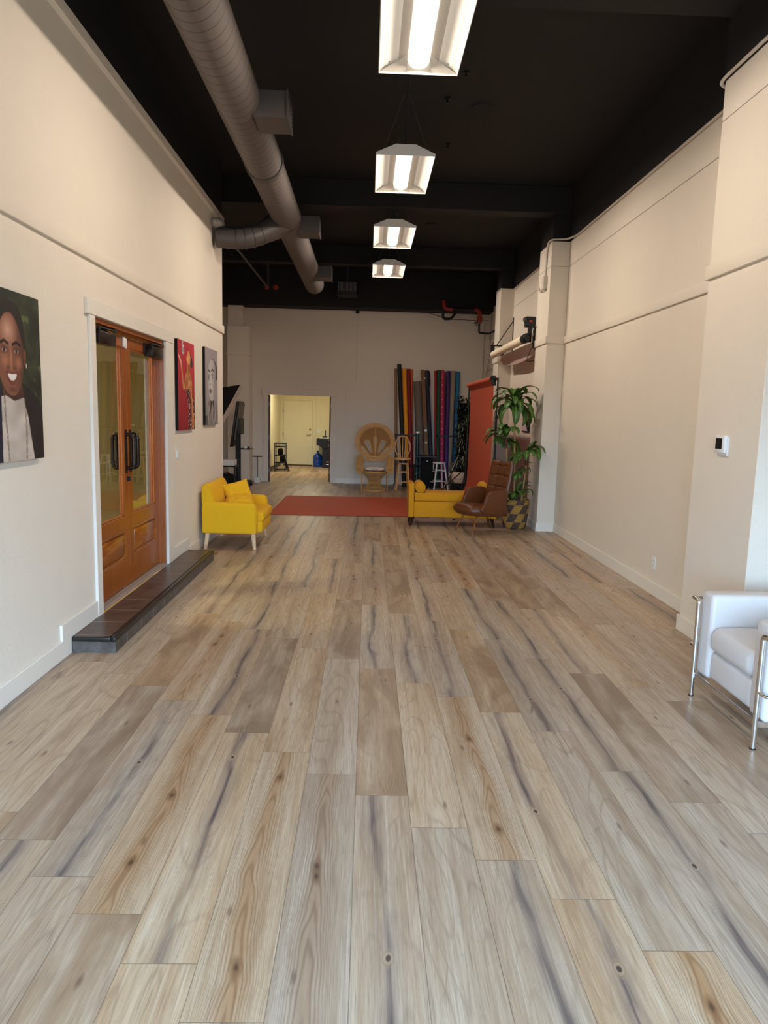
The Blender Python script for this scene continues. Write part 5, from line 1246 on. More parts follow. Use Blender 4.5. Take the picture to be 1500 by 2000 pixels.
for (nm, ut, ub, vt, r, c, yb_, lab) in roll_specs:
    p0, p1 = V((xb(ub), yb_, 0.0)), V((xt(ut), YB-r-0.004, zt(vt)))
    t = thing('paper_roll', lab, 'paper roll', p0, group='paper rolls standing along the rear wall')
    m = paper(nm+'_paper', c)
    b = B(); d = (p1-p0).normalized()
    if nm == 'brown':
        b.tube([p0+V((0, 0, 0.004)), p1-V((0, 0.02, 0))], r*1.25, n=4, ph=PI/4); o = obj('carton', b, m, t, smooth=10)
    else:
        # hollow tube: outer wall, end rim, inner wall
        k = 18; fr = b.frames([p0, p1]); u_, w_ = fr[0]
        def ring(p, q): return [b.bm.verts.new(p+(u_*math.cos(2*PI*j/k)+w_*math.sin(2*PI*j/k))*q) for j in range(k)]
        R0, R1, R2, R3 = ring(p0, r), ring(p1, r), ring(p1, r*0.62), ring(p1-d*0.3, r*0.62)
        for A_, B_ in ((R0, R1), (R1, R2), (R2, R3)):
            for j in range(k): b.bm.faces.new((A_[j], A_[(j+1) % k], B_[(j+1) % k], B_[j]))
        b.bm.faces.new(R0[::-1]); b.bm.faces.new(R3)
        zmin = min(v.co.z for v in b.bm.verts)
        if zmin < 0: bmesh.ops.translate(b.bm, vec=(0, 0, -zmin+0.001), verts=b.bm.verts)
        o = obj('paper_tube', b, m, t)
    if nm == 'pink':
        b = B()
        for i in range(15):
            q = p0+(p1-p0)*(0.06+0.063*i); b.ell(q+V((-0.010, -r-0.001, 0)), (0.010, 0.003, 0.010), 8, 6)
        obj('white_specks', b, M['white_paint'], t)
    if nm == 'navy':
        b = B(); b.tube([p1-d*0.36, p1-d*0.30, p1-d*0.003], [r*1.05, r*1.6, r*1.6], n=18); obj('loose_wrap', b, m, t)
        b = B(); q = p1-d*0.17; b.ell(q+V((-0.055, -0.058, 0)), (0.018, 0.006, 0.018), 8, 6); obj('tape_spot', b, M['white_paint'], t)
    if nm == 'green':
        b = B(); b.tube([p1-d*0.24, p1-d*0.20, p1-d*0.004], [r*1.03, r*1.18, r*1.2], n=18); obj('loose_wrap', b, m, t)
    if nm == 'brown':
        for f, (w2, h2), mm in ((0.71, (0.018, 0.03), simple('yellow_sticker', (214, 176, 40), 0.6)), (0.475, (0.034, 0.05), M['white_plastic']), (0.375, (0.022, 0.028), M['white_plastic'])):
            q = p0+(p1-p0)*f; b = B(); b.box(q.x-w2, q.x+w2, q.y-r*1.0-0.004, q.y-r*0.92, q.z-h2, q.z+h2); obj('sticker', b, mm, t)
# short patterned roll and the green capped tube
pr = thing('paper_roll', 'shorter wide grey roll with diagonal pattern, left of the brown carton', 'paper roll', (1.2, 16.1, 0), group='paper rolls standing along the rear wall')
b = B(); b.tube([(xb(822.5), 16.05, 0.022), (xt(815)+0.0, 16.33, 2.37)], [0.095, 0.088], n=22); obj('paper_tube', b, M['pattern_roll'], pr)
gt = thing('carrying_tube', 'short dark green tube with pale cap bands standing before the rolls', 'tube', (1.07, 15.85, 0))
b = B(); b.tube([(xb(811)-0.0, 15.80, 0.0), (xb(809.6), 15.86, 1.27)], 0.042, n=18); tb = obj('tube_body', b, simple('dark_green_plastic', (30, 60, 52), 0.3), gt)
for z in (0.32, 0.72, 1.24):
    b = B(); b.tube([(xb(810.5)-0.0, 15.82, z-0.02), (xb(810.4), 15.82, z+0.02)], 0.047, n=18); obj('cap_band', b, M['grey_plastic'] if z < 1 else M['white_plastic'], gt)
for i, (x0, x1, lab) in enumerate(((0.62, 1.12, 'left black steel rack bar holding the yellow and maroon rolls'), (1.56, 2.10, 'right black steel rack bar holding the green and purple rolls'))):
    t = thing('roll_rack', lab, 'rack', ((x0+x1)/2, 15.98, 0), group='steel racks for paper rolls')
    y = 15.86 if i == 0 else 15.88; zb = 1.17
    b = B(); b.box(x0, x1, y-0.012, y+0.012, zb-0.018, zb+0.018); obj('front_bar', b, K, t)
    for x in (x0, x1-0.02):
        b = B(); b.box(x, x+0.022, y-0.012, y+0.012, 0, zb+0.02); obj('post', b, K, t)
        b = B(); b.box(x, x+0.022, y, YB-0.06, zb-0.012, zb+0.012); obj('side_bar', b, K, t)
        b = B(); b.box(x, x+0.022, y-0.05, YB-0.06, 0, 0.03); obj('foot', b, K, t)
# dark case with overhanging top, tray stand
pd = thing('black_pedestal', 'tall black case with an overhanging shelf top before the brown carton', 'case', (1.32, 15.75, 0))
b = B(); b.box(1.20, 1.47, 15.60, 15.86, 0.03, 0.70, r=0.01, seg=1); obj('case_body', b, M['black_fabric'], pd)
b = B(); b.box(1.08, 1.56, 15.55, 15.86, 0.70, 0.735, r=0.005, seg=1); obj('shelf_top', b, M['black_plastic'], pd)
for x in (1.22, 1.45):
    for y in (15.62, 15.84): b = B(); b.cyl((x, y, 0), (x, y, 0.03), 0.018); obj('foot', b, M['rubber'], pd)
b = B(); b.cyl((1.33, 15.597, 0.62), (1.33, 15.601, 0.62), 0.012); obj('latch', b, M['steel'], pd)
ts = thing('tray_stand', 'black pole stand with a round tray beside the swivel bar stool', 'stand', (1.04, 15.45, 0))
b = B(); b.cyl((1.04, 15.45, 0.05), (1.04, 15.45, 0.56), 0.018); obj('pole', b, K, ts)
b = B(); b.lathe([(0.0, 0.50), (0.12, 0.50), (0.125, 0.515), (0.125, 0.53), (0.0, 0.53)], 24, (1.04, 15.45, 0), caps=False); obj('tray', b, K, ts)
b = B(); b.lathe([(0.0, 0.0), (0.13, 0.0), (0.13, 0.015), (0.03, 0.05), (0.0, 0.05)], 24, (1.04, 15.45, 0), caps=False); obj('base', b, K, ts)

# ------------------------------------------------------------------ stools
ws = thing('wooden_stool', 'white painted four-legged stool behind the mustard bench', 'stool', (1.59, 15.55, 0))
def ring_stool(root, cx, cy, zs, rs, mat, top_sp, bot_sp, rungs, rot, seat_t=0.03, leg_r=(0.017, 0.019)):
    b = B(); b.lathe([(0.0, zs-seat_t), (rs*0.93, zs-seat_t), (rs, zs-seat_t*0.6), (rs, zs-0.006), (rs*0.96, zs), (0.0, zs)], 28, (cx, cy, 0), caps=False); obj('seat', b, mat, root)
    T = []
    for k in range(4):
        a = rot+PI/4+k*PI/2; p0 = V((cx+top_sp*math.cos(a), cy+top_sp*math.sin(a), zs-seat_t)); p1 = V((cx+bot_sp*math.cos(a), cy+bot_sp*math.sin(a), 0)); T.append((p0, p1))
        b = B(); b.tube([p0, p1], list(leg_r), n=10); obj('leg', b, mat, root)
    for z0, z1 in rungs:
        for k in range(4):
            z = z0 if k % 2 else z1
            def at(q): f = (q[0].z-z)/(q[0].z-q[1].z); return q[0].lerp(q[1], f)
            b = B(); b.tube([at(T[k]), at(T[(k+1) % 4])], 0.010, n=8); obj('rung', b, mat, root)
ring_stool(ws, 1.59, 15.55, 0.605, 0.145, M['white_paint'], 0.125, 0.235, ((0.165, 0.19), (0.40, 0.43)), 0.28)
bs = thing('bar_stool', 'blond wooden swivel bar stool with bow back, right of the peacock chair', 'stool', (0.775, 15.2, 0)); BW = M['blond_wood']
ring_stool(bs, 0.775, 15.20, 0.60, 0.125, BW, 0.13, 0.205, ((0.18, 0.18), (0.40, 0.40)), 0.05, 0.03)
b = B(); b.lathe([(0.0, 0.60), (0.09, 0.60), (0.09, 0.655), (0.0, 0.655)], 20, (0.775, 15.2, 0), caps=False); obj('swivel_plate', b, K, bs)
b = B(); b.lathe([(0.0, 0.655), (0.16, 0.655), (0.178, 0.67), (0.178, 0.695), (0.168, 0.702), (0.0, 0.695)], 30, (0.765, 15.2, 0), caps=False); obj('swivel_seat', b, BW, bs)
b = B(); hp = [V((0.765+0.165*math.sin(a)*(1.0 if abs(a) < 2.0 else 0.95), 15.33+0.05*(math.cos(a)*0.5+0.5), 0.925+0.235*math.cos(a))) for a in [(-2.75+5.5*i/28) for i in range(29)]]
hp[0].z = hp[-1].z = 0.695; b.tube(hp, 0.0125, n=8); obj('bow_back', b, BW, bs)
for k in range(5):
    s = (k-2)/2; zt_ = 0.925+0.228*math.sqrt(max(0, 1-(s*0.78)**2)); b = B(); b.tube([(0.765+s*0.085, 15.31, 0.695), (0.765+s*0.105, 15.345, 0.9), (0.765+s*0.127, 15.372, zt_)], [0.008, 0.010, 0.006], n=8); obj('spindle', b, BW, bs)

# ------------------------------------------------------------------ peacock chair
pc = thing('peacock_chair', 'rattan peacock chair with fan-shaped back and hourglass base', 'chair', (0.17, 15.0, 0)); RT = M['rattan']
PX, PY = 0.165, 15.22
def back_xyz(x, z): # lean of the fan
    return V((PX+x, PY+0.12*(z-0.62)/0.8, z))
ZC0 = 1.02
def oval(a, k=1.0):
    # pear-shaped fan outline, a from the top
    s, c = math.sin(a), math.cos(a)
    w = 0.425*k*(1.0 if c > 0 else (1-0.22*c*c)); h = 0.405*k if c > 0 else 0.40*k
    return (w*s, ZC0+h*c)
N_ = 60
for k in (1.0, 0.86, 0.80):
    b = B(); b.tube([back_xyz(*oval(2*PI*i/N_, k)) for i in range(N_)], 0.010 if k > 0.9 else 0.012, n=7, closed=True); obj('rim_hoop', b, RT, pc)
b = B()
for i in range(96):
    a = 2*PI*i/96
    b.tube([back_xyz(*oval(a, 0.87)), back_xyz(*oval(a+0.02, 0.99))], 0.0055, n=5)
for k in (0.93,): b.tube([back_xyz(*oval(2*PI*i/N_, k)) for i in range(N_)], 0.006, n=5, closed=True)
ow = obj('woven_rim', b, RT, pc); ow['kind'] = 'stuff'
# petals (openings) in the lower half of the panel
PB = (0.0, 0.64)
def petal_local(x, z, ang):
    dx, dz = x-PB[0], z-PB[1]; s, c = math.sin(ang), math.cos(ang)
    return dx*c-dz*s, dx*s+dz*c      # across, along
PL_ = [(0.0, 0.17, 0.52, 0.042), (-0.44, 0.17, 0.47, 0.066), (0.44, 0.17, 0.47, 0.066), (-0.88, 0.16, 0.42, 0.064), (0.88, 0.16, 0.42, 0.064), (-1.27, 0.13, 0.34, 0.052), (1.27, 0.13, 0.34, 0.052)]
def in_petal(x, z):
    for ang, r0, r1, w in PL_:
        ac, al = petal_local(x, z, ang); t = (al-r0)/(r1-r0)
        if 0 < t < 1:
            ww = w*(0.25+0.75*t**0.7)*(1 if t < 0.8 else math.sqrt(max(0, 1-((t-0.8)/0.2)**2)))
            if abs(ac) < ww: return True
    return False
b = B(); G = 84; cells = {}
def vat(i, j):
    if (i, j) not in cells: cells[(i, j)] = b.bm.verts.new(back_xyz(-0.36+0.72*i/G, 0.62+0.78*j/G))
    return cells[(i, j)]
for i in range(G):
    for j in range(G):
        x, z = -0.36+0.72*(i+0.5)/G, 0.62+0.78*(j+0.5)/G
        a = math.atan2(x, z-ZC0); ox, oz = oval(a, 0.805)
        if math.hypot(x, z-ZC0) > math.hypot(ox, oz-ZC0) or in_petal(x, z): continue
        b.bm.faces.new((vat(i, j), vat(i+1, j), vat(i+1, j+1), vat(i, j+1)))
geo = bmesh.ops.solidify(b.bm, geom=b.bm.faces[:], thickness=0.008)
obj('woven_panel', b, M['weave'], pc)
for ang, r0, r1, w in PL_:
    loop = []
    for sgn in (1, -1):
        seq = [i/12 for i in range(13)]
        for t in (seq if sgn > 0 else seq[::-1]):
            ww = w*(0.25+0.75*t**0.7)*(1 if t < 0.8 else math.sqrt(max(0, 1-((t-0.8)/0.2)**2))); al = r0+(r1-r0)*t
            s, c = math.sin(ang), math.cos(ang); ac = sgn*ww
            loop.append(back_xyz(PB[0]+ac*c+al*s, PB[1]-ac*s+al*c)+V((0, -0.006, 0)))
    b = B(); b.tube(loop, 0.0075, n=6, closed=True)
    obj('petal_hoop', b, RT, pc)
b = B(); b.tube([back_xyz(0, 0.64), back_xyz(0, 1.40)], 0.009, n=7); obj('centre_rib', b, RT, pc)
b = B(); b.tube([back_xyz(-0.30, 0.63), back_xyz(0.30, 0.63)], 0.012, n=8); obj('lower_rail', b, RT, pc)
for s in (-1, 1):
    b = B(); pts = [V((PX+s*0.33, PY+0.02, 0.66)), V((PX+s*0.315, PY-0.14, 0.60)), V((PX+s*0.31, PY-0.30, 0.535)), V((PX+s*0.315, PY-0.42, 0.47))]
    b.tube(pts, [0.075, 0.07, 0.065, 0.07], n=14)
    obj('armrest', b, M['weave'], pc)
    b = B()
    for i in range(14):
        f = i/13; c = pts[0].lerp(pts[-1], f); b.tube([c+V((0.078*math.cos(t), 0.03*math.sin(t), 0.078*math.sin(t))) for t in [2*PI*k/12 for k in range(12)]], 0.0055, n=5, closed=True)
    for r in (0.05, 0.07, 0.025): b.tube([pts[-1]+V((r*math.cos(t), -0.05, r*math.sin(t)-0.01)) for t in [2*PI*k/16 for k in range(16)]], 0.010, n=6, closed=True)
    obj('woven_arm_coil', b, RT, pc)
    for yy, zt_ in ((PY-0.38, 0.50), (PY+0.02, 0.64)):
        b = B(); b.cyl((PX+s*0.27, yy, 0.0), (PX+s*0.265, yy, zt_), 0.0115, n=8); obj('leg', b, RT, pc)
BY_ = PY-0.2
b = B(); b.lathe([(0.0, 0.395), (0.235, 0.395), (0.245, 0.41), (0.235, 0.425), (0.0, 0.425)], 30, (PX, BY_, 0), caps=False); obj('seat', b, M['weave'], pc)
b = B()
def hour(t): return 0.118+0.125*abs(2*t-0.9)**1.4*(1.0 if t > 0.45 else 1.15)
for fam in (-1, 1):
    for k in range(26):
        b.tube([(PX+hour(t)*math.cos(2*PI*k/26+fam*t*1.9), BY_+hour(t)*math.sin(2*PI*k/26+fam*t*1.9), 0.012+0.385*t) for t in [i/12 for i in range(13)]], 0.0055, n=4)
for t, r in ((0.0, 0.013), (0.43, 0.014), (1.0, 0.011), (0.2, 0.006), (0.75, 0.006)):
    b.tube([(PX+hour(t)*math.cos(a), BY_+hour(t)*math.sin(a), 0.012+0.385*t) for a in [2*PI*k/36 for k in range(36)]], r, n=6, closed=True)
hb = obj('lattice_base', b, RT, pc); hb['kind'] = 'stuff'
cu = thing('seat_cushion', 'white striped cushion on the peacock chair seat', 'cushion', (PX, BY_, 0.425))
b = B(); b.ell((PX, BY_-0.01, 0.468), (0.215, 0.21, 0.042), 36, 12, e=0.7); c = obj('cover', b, M['cushion_cloth'], cu, smooth=80)
b = B()
for z in (0.458, 0.478): b.tube([(PX+0.219*math.cos(a), BY_-0.01+0.214*math.sin(a), z) for a in [2*PI*k/40 for k in range(40)]], 0.0035, n=5, closed=True)
obj('stripe', b, M['grey_plastic'], c)

# ------------------------------------------------------------------ things right of the rolls
hg = thing('artificial_hedge', 'dark artificial hedge column with pale trailing leaves beside the rust backdrop', 'plant', (2.05, 15.2, 0))
b = B(); b.box(1.93, 2.20, 15.10, 15.35, 0.02, 1.90, r=0.02, seg=1); obj('core', b, M['black_fabric'], hg)
b = B(); lay = b.bm.loops.layers.uv.verify(); rh = random.Random(3)
for i in range(900):
    z = 0.3+1.75*rh.random(); f = rh.random(); a = -PI/2+(rh.random()-0.5)*2.6
    o = (2.065+0.15*math.cos(a)+(rh.random()-0.5)*0.10, 15.2+0.12*math.sin(a), z)
    leafblade(b, o, a+(rh.random()-0.5), 0.4-rh.random(), 0.07+0.05*rh.random(), 0.014, 1.0, lay)
f_ = obj('dark_foliage', b, M['leaf_dark'], hg); f_['kind'] = 'stuff'
b = B(); lay = b.bm.loops.layers.uv.verify()
for i in range(95):
    z = 0.50+1.15*rh.random(); o = (1.93+0.16*rh.random(), 15.06+0.03*rh.random(), z); a = -PI/2+(rh.random()-0.5)*2.8
    leafblade(b, o, a, 0.9-0.6*rh.random(), 0.13+0.09*rh.random(), 0.006, 2.6, lay)
f_ = obj('trailing_leaves', b, M['leaf_pale'], hg); f_['kind'] = 'stuff'; f_['label'] = 'pale green trailing leaves'
hb = thing('plant_box', 'black box at the foot of the artificial hedge under the cream pouf', 'box', (1.95, 15.0, 0))
b = B(); b.box(1.80, 2.10, 14.86, 15.08, 0.0, 0.20, r=0.01, seg=2); obj('box_body', b, M['black_fabric'], hb)
pf = thing('pouf', 'small cream padded pouf on the black box behind the bench', 'pouf', (1.95, 14.97, 0.2))
b = B(); b.box(1.805, 2.085, 14.84, 15.06, 0.201, 0.445, r=0.06, seg=4); pb = obj('cover', b, simple('cream_vinyl', (206, 178, 152), 0.6), pf, smooth=60)
b = B(); b.tube([(1.82, 14.838, 0.31), (1.99, 14.838, 0.30), (2.01, 14.838, 0.33), (2.01, 14.838, 0.42)], 0.004, n=5); obj('seam', b, M['dark_wood'], pb)
so = thing('step_stool', 'small brown wooden step stool beside the artificial hedge', 'stool', (1.90, 15.25, 0))
for z, x0, x1, nm_ in ((0.60, 1.80, 2.02, 'top_step'), (0.46, 1.78, 2.0, 'lower_step')):
    b = B(); b.box(x0, x1, 15.12, 15.28, z, z+0.03, r=0.005, seg=1); obj(nm_, b, M['brown_wood'], so)
for x in (1.805, 1.985):
    for y in (15.14, 15.26): b = B(); b.box(x, x+0.03, y, y+0.02, 0.0, 0.60); obj('leg', b, M['brown_wood'], so)
lsd = thing('light_stand', 'folded chrome light stand leaning beside the white stool', 'stand', (1.62, 15.1, 0))
b = B(); b.tube([(1.615, 15.02, 0.0), (1.80, 15.03, 0.44)], 0.014, n=8); b.tube([(1.80, 15.03, 0.44), (1.95, 15.04, 0.80)], 0.010, n=8); obj('tube', b, M['chrome'], lsd)
for f, r in ((0.44, 0.02), (0.30, 0.02)): b = B(); x = 1.615+0.185*f/0.44; b.tube([(x-0.012, 15.025, f-0.03), (x+0.012, 15.025, f+0.03)], r, n=8); obj('collar', b, K, lsd)

# ------------------------------------------------------------------ rear left corner gear
sb = thing('softbox', 'tilted black softbox with silver rim on a stand beyond the wall end', 'light', (-2.55, 13.5, 0))
top, dr = V((-2.32, 0, 2.08)), V((-0.47, 0, -0.88)); nrm = V((-0.88, 0, 0.47)); Ln = 1.0
SBM = rotm('Z', 15, (-2.32, 13.0, 2.0))
def sbp(s, y, off): p = top+dr*(Ln*s)+nrm*off; return SBM @ V((p.x, y, p.z))
b = B(); y0, y1 = 13.0, 14.2
outer = [sbp(0, y0, 0), sbp(1, y0, 0), sbp(1, y1, 0), sbp(0, y1, 0)]; inner = [sbp(0.38, 13.45, 0.50), sbp(0.62, 13.45, 0.50), sbp(0.62, 13.75, 0.50), sbp(0.38, 13.75, 0.50)]
o_ = [b.bm.verts.new(p) for p in outer]; i_ = [b.bm.verts.new(p) for p in inner]
for k in range(4): b.bm.faces.new((o_[k], o_[(k+1) % 4], i_[(k+1) % 4], i_[k]))
b.bm.faces.new(i_); obj('shell', b, M['black_fabric'], sb, smooth=10)
b = B()
rim = [[sbp(0, y0, -0.07), sbp(1, y0, -0.07), sbp(1, y1, -0.07), sbp(0, y1, -0.07)], outer]
r0 = [b.bm.verts.new(p) for p in rim[0]]; r1 = [b.bm.verts.new(p) for p in rim[1]]
for k in range(4): b.bm.faces.new((r0[k], r0[(k+1) % 4], r1[(k+1) % 4], r1[k]))
obj('silver_rim', b, simple('silver_fabric', (170, 152, 140), 0.6), sb, smooth=10)
b = B(); b.bm.faces.new([b.bm.verts.new(p) for p in [sbp(0, y0, -0.03), sbp(1, y0, -0.03), sbp(1, y1, -0.03), sbp(0, y1, -0.03)]]); obj('diffuser', b, M['white_plastic'], sb)
ap = sbp(0.5, 13.6, 0.50)
b = B(); nr2 = SBM.to_3x3() @ nrm; b.tube([ap, ap+nr2*0.30], 0.06, n=14); obj('lamp_head', b, M['black_plastic'], sb)
q = ap+nr2*0.15
b = B(); b.tube([q, V((q.x, q.y, 0.5))], 0.016, n=10); obj('pole', b, K, sb)
for k in range(3):
    a = PI/2+k*2*PI/3; b = B(); b.tube([(q.x, q.y, 0.62), (q.x+0.4*math.cos(a), q.y+0.4*math.sin(a), 0.01)], 0.011, n=8); obj('tripod_leg', b, K, sb)

tv = thing('screen_cart', 'black rolling cart holding a tilted flat screen, beyond the wall end', 'cart', (-2.75, 15.2, 0))
for y in (15.0, 15.45):
    b = B(); b.box(-3.15, -2.50, y-0.03, y+0.03, 0.075, 0.125, r=0.015, seg=2); lg = obj('base_leg', b, K, tv)
    for x in (-2.53, -3.12):
        b = B(); b.cyl((x, y-0.015, 0.036), (x, y+0.015, 0.036), 0.036, n=16); b.box(x-0.015, x+0.015, y-0.02, y+0.02, 0.05, 0.08); obj('caster', b, M['rubber'], lg)
b = B(); b.box(-2.80, -2.72, 14.97, 15.48, 0.08, 0.12); obj('cross_bar', b, K, tv)
for y in (15.08, 15.38):
    b = B(); b.box(-2.79, -2.735, y-0.022, y+0.022, 0.12, 1.46, r=0.006, seg=1); obj('post', b, K, tv)
b = B(); b.box(-2.81, -2.67, 15.02, 15.44, 1.12, 1.46, r=0.01, seg=2); obj('mount_box', b, simple('dark_grey_metal', (44, 44, 42), 0.5, 0.3), tv)
b = B(); m = rotm('Y', 8.5, (-2.84, 15.2, 0.88)); b.box(-2.875, -2.835, 14.88, 15.62, 0.86, 1.82, r=0.012, seg=2, mtx=m); s = obj('screen_panel', b, M['black_plastic'], tv)
b = B(); b.box(-2.836, -2.80, 14.95, 15.55, 1.0, 1.79, r=0.03, seg=3, mtx=m); obj('screen_back', b, simple('warm_grey_shell', (92, 88, 80), 0.55), s)
b = B(); b.box(-2.80, -2.46, 15.08, 15.40, 0.805, 0.822, r=0.004, seg=1); obj('tray', b, K, tv)
mg = thing('mug', 'small white mug on the tray of the screen cart', 'mug', (-2.60, 15.16, 0.822))
b = B(); b.lathe([(0.0, 0.823), (0.026, 0.823), (0.030, 0.868), (0.026, 0.868), (0.023, 0.83), (0.0, 0.83)], 18, (-2.60, 15.16, 0), caps=False); obj('cup', b, M['white_plastic'], mg)
b = B(); b.tube(round_path([(-2.572, 15.16, 0.858), (-2.552, 15.16, 0.853), (-2.552, 15.16, 0.838), (-2.573, 15.16, 0.833)], 0.01), 0.004, n=6); obj('handle', b, M['white_plastic'], mg)
mg = thing('card_reader', 'small black device beside the white mug on the screen cart', 'device', (-2.53, 15.18, 0.822))
b = B(); b.box(-2.552, -2.512, 15.16, 15.20, 0.823, 0.868, r=0.004, seg=1); obj('device_body', b, M['black_plastic'], mg)
rc = thing('equipment_cart', 'low black equipment cart in the rear left corner', 'cart', (-2.86, 14.6, 0))
for x in (-3.05, -2.70):
    for y in (14.40, 14.80): b = B(); b.box(x, x+0.025, y, y+0.025, 0.06, 0.50); obj('post', b, K, rc); b = B(); b.cyl((x+0.01, y, 0.03), (x+0.01, y+0.025, 0.03), 0.03); obj('caster', b, M['rubber'], rc)
for z in (0.08, 0.475):
    b = B(); b.box(-3.05, -2.675, 14.40, 14.825, z, z+0.025); obj('shelf', b, K, rc)
eb = thing('equipment_bag', 'dark grey bag on the lower shelf of the equipment cart', 'bag', (-2.86, 14.6, 0.105))
b = B(); b.ell((-2.86, 14.6, 0.215), (0.15, 0.17, 0.11), 20, 12, e=0.6); obj('bag_body', b, M['black_fabric'], eb)
b = B(); b.tube(bez((-2.96, 14.5, 0.30), (-2.86, 14.5, 0.42), (-2.76, 14.5, 0.30), 8), 0.008, n=6); obj('carry_strap', b, M['black_fabric'], eb)
wb = thing('white_box', 'white box standing on the low black equipment cart', 'box', (-2.86, 14.6, 0.5))
b = B(); b.box(-3.03, -2.71, 14.45, 14.78, 0.501, 0.60, r=0.005, seg=1); obj('box_body', b, M['white_paint'], wb)
b = B(); b.box(-3.035, -2.705, 14.445, 14.785, 0.585, 0.612, r=0.004, seg=1); obj('lid', b, M['white_paint'], wb)
stt = thing('side_table', 'slim pedestal table with thin top left of the rear doorway', 'table', (-2.49, 16.1, 0))
b = B(); b.lathe([(0.0, 0.592), (0.118, 0.592), (0.122, 0.600), (0.118, 0.608), (0.0, 0.608)], 28, (-2.49, 16.1, 0), caps=False); obj('tabletop', b, M['brown_wood'], stt)
b = B(); b.cyl((-2.485, 16.1, 0.12), (-2.485, 16.1, 0.592), 0.008); obj('stem', b, M['bronze'], stt)
b = B(); b.box(-2.55, -2.42, 16.03, 16.17, 0.0, 0.13, r=0.004, seg=1); obj('base_block', b, M['white_paint'], stt)

# ------------------------------------------------------------------ rear room things
sh = thing('wire_shelf', 'black metal shelf cart in the yellow rear room', 'shelf', (-2.38, 19.5, 0))
X0_, X1_, Y0_, Y1_ = -2.53, -2.23, 19.35, 19.65
for x in (X0_, X1_-0.02):
    for y in (Y0_, Y1_-0.02): b = B(); b.box(x, x+0.02, y, y+0.02, 0, 0.77); obj('post', b, K, sh)
for z in (0.03, 0.22, 0.42, 0.66, 0.745):
    b = B(); b.box(X0_, X1_, Y0_, Y0_+0.012, z, z+0.022); b.box(X0_, X1_, Y1_-0.012, Y1_, z, z+0.022); b.box(X0_, X0_+0.012, Y0_, Y1_, z, z+0.022); b.box(X1_-0.012, X1_, Y0_, Y1_, z, z+0.022)
    if z < 0.7:
        for k in range(8): b.box(X0_+0.02+k*0.034, X0_+0.026+k*0.034, Y0_, Y1_, z+0.006, z+0.012)
    obj('shelf_tray', b, K, sh)
for (x, y, z, s, l) in ((-2.38, 19.5, 0.535, 0.095, 'black bag on the upper shelf of the shelf cart'), (-2.33, 19.5, 0.335, 0.09, 'black bag on the middle shelf of the shelf cart')):
    t = thing('camera_bag', l, 'bag', (x, y, z-s)); b = B(); b.ell((x, y, z), (s*0.8, s*0.8, s), 16, 10, e=0.6); obj('bag_body', b, M['black_fabric'], t)
    b = B(); b.tube(bez((x-0.05, y-s*0.8, z+0.06), (x+0.02, y-s*0.9, z+0.14), (x+0.07, y-s*0.7, z-0.02), 6), 0.008, n=5); obj('strap', b, M['black_fabric'], t)
tp = thing('tripod', 'folded black tripod leaning on the shelf cart', 'tripod', (-2.18, 19.45, 0))
for d in (-0.025, 0.0, 0.025): b = B(); b.tube([(-2.15+d, 19.42+d, 0.005), (-2.27+d*0.3, 19.33, 0.42)], 0.011, n=6); obj('tripod_leg', b, K, tp)
b = B(); b.box(-2.30, -2.24, 19.30, 19.36, 0.41, 0.47, r=0.008); obj('tripod_head', b, K, tp)
wbt = thing('water_bottle', 'large blue water bottle on the floor beside the black cabinet', 'bottle', (-1.49, 21.4, 0))
b = B(); b.lathe([(0.0, 0.005), (0.115, 0.005), (0.132, 0.02), (0.135, 0.09), (0.129, 0.10), (0.135, 0.11), (0.135, 0.20), (0.129, 0.21), (0.135, 0.22), (0.135, 0.30), (0.125, 0.345), (0.075, 0.385), (0.033, 0.41), (0.03, 0.44), (0.0, 0.44)], 30, (-1.49, 21.36, 0), caps=False); obj('bottle_body', b, M['blue_bottle'], wbt, smooth=50)
b = B(); b.lathe([(0.0, 0.44), (0.034, 0.44), (0.034, 0.485), (0.0, 0.485)], 18, (-1.49, 21.36, 0), caps=False); obj('cap', b, simple('dark_blue_cap', (20, 30, 60), 0.5), wbt)
cb = thing('drawer_cabinet', 'black drawer cabinet with chrome handles in the rear room', 'cabinet', (-1.0, 21.2, 0))
b = B(); b.box(-1.33, -0.50, 20.95, 21.55, 0.0, 0.60, r=0.01, seg=1); obj('lower_body', b, M['black_plastic'], cb)
b = B(); b.prism([(-1.50, 0.86), (-0.50, 0.86), (-0.50, 0.58), (-1.33, 0.58), (-1.43, 0.66), (-1.50, 0.67)], 'y', 20.92, 21.56, r=0.008, seg=1); obj('upper_body', b, M['black_plastic'], cb)
for z in (0.82, 0.77, 0.70, 0.66):
    b = B(); b.box(-1.22, -0.60, 20.905, 20.921, z-0.02, z+0.018, r=0.003, seg=1); d_ = obj('drawer', b, M['black_plastic'], cb)
    b = B(); b.tube([(-1.15, 20.895, z), (-0.70, 20.895, z)], 0.005, n=6); obj('handle', b, M['steel'], d_)
for z in (0.18, 0.10):
    b = B(); b.box(-1.27, -0.60, 20.935, 20.951, z-0.03, z+0.03, r=0.003, seg=1); d_ = obj('drawer', b, M['black_plastic'], cb)
    b = B(); b.tube([(-1.22, 20.925, z), (-0.70, 20.925, z)], 0.005, n=6); obj('handle', b, M['steel'], d_)
bx = thing('paper_tray', 'white flat tray on top of the black cabinet', 'tray', (-1.30, 21.2, 0.86)); b = B(); b.box(-1.42, -1.10, 21.05, 21.35, 0.861, 0.893, r=0.004, seg=1); obj('tray_body', b, M['white_paint'], bx)
sk = thing('tabletop_stand', 'small black upright stand on the white tray in the rear room', 'stand', (-1.26, 21.2, 0.893))
b = B(); b.box(-1.335, -1.20, 21.14, 21.26, 0.894, 0.925, r=0.005, seg=1); obj('base', b, K, sk)
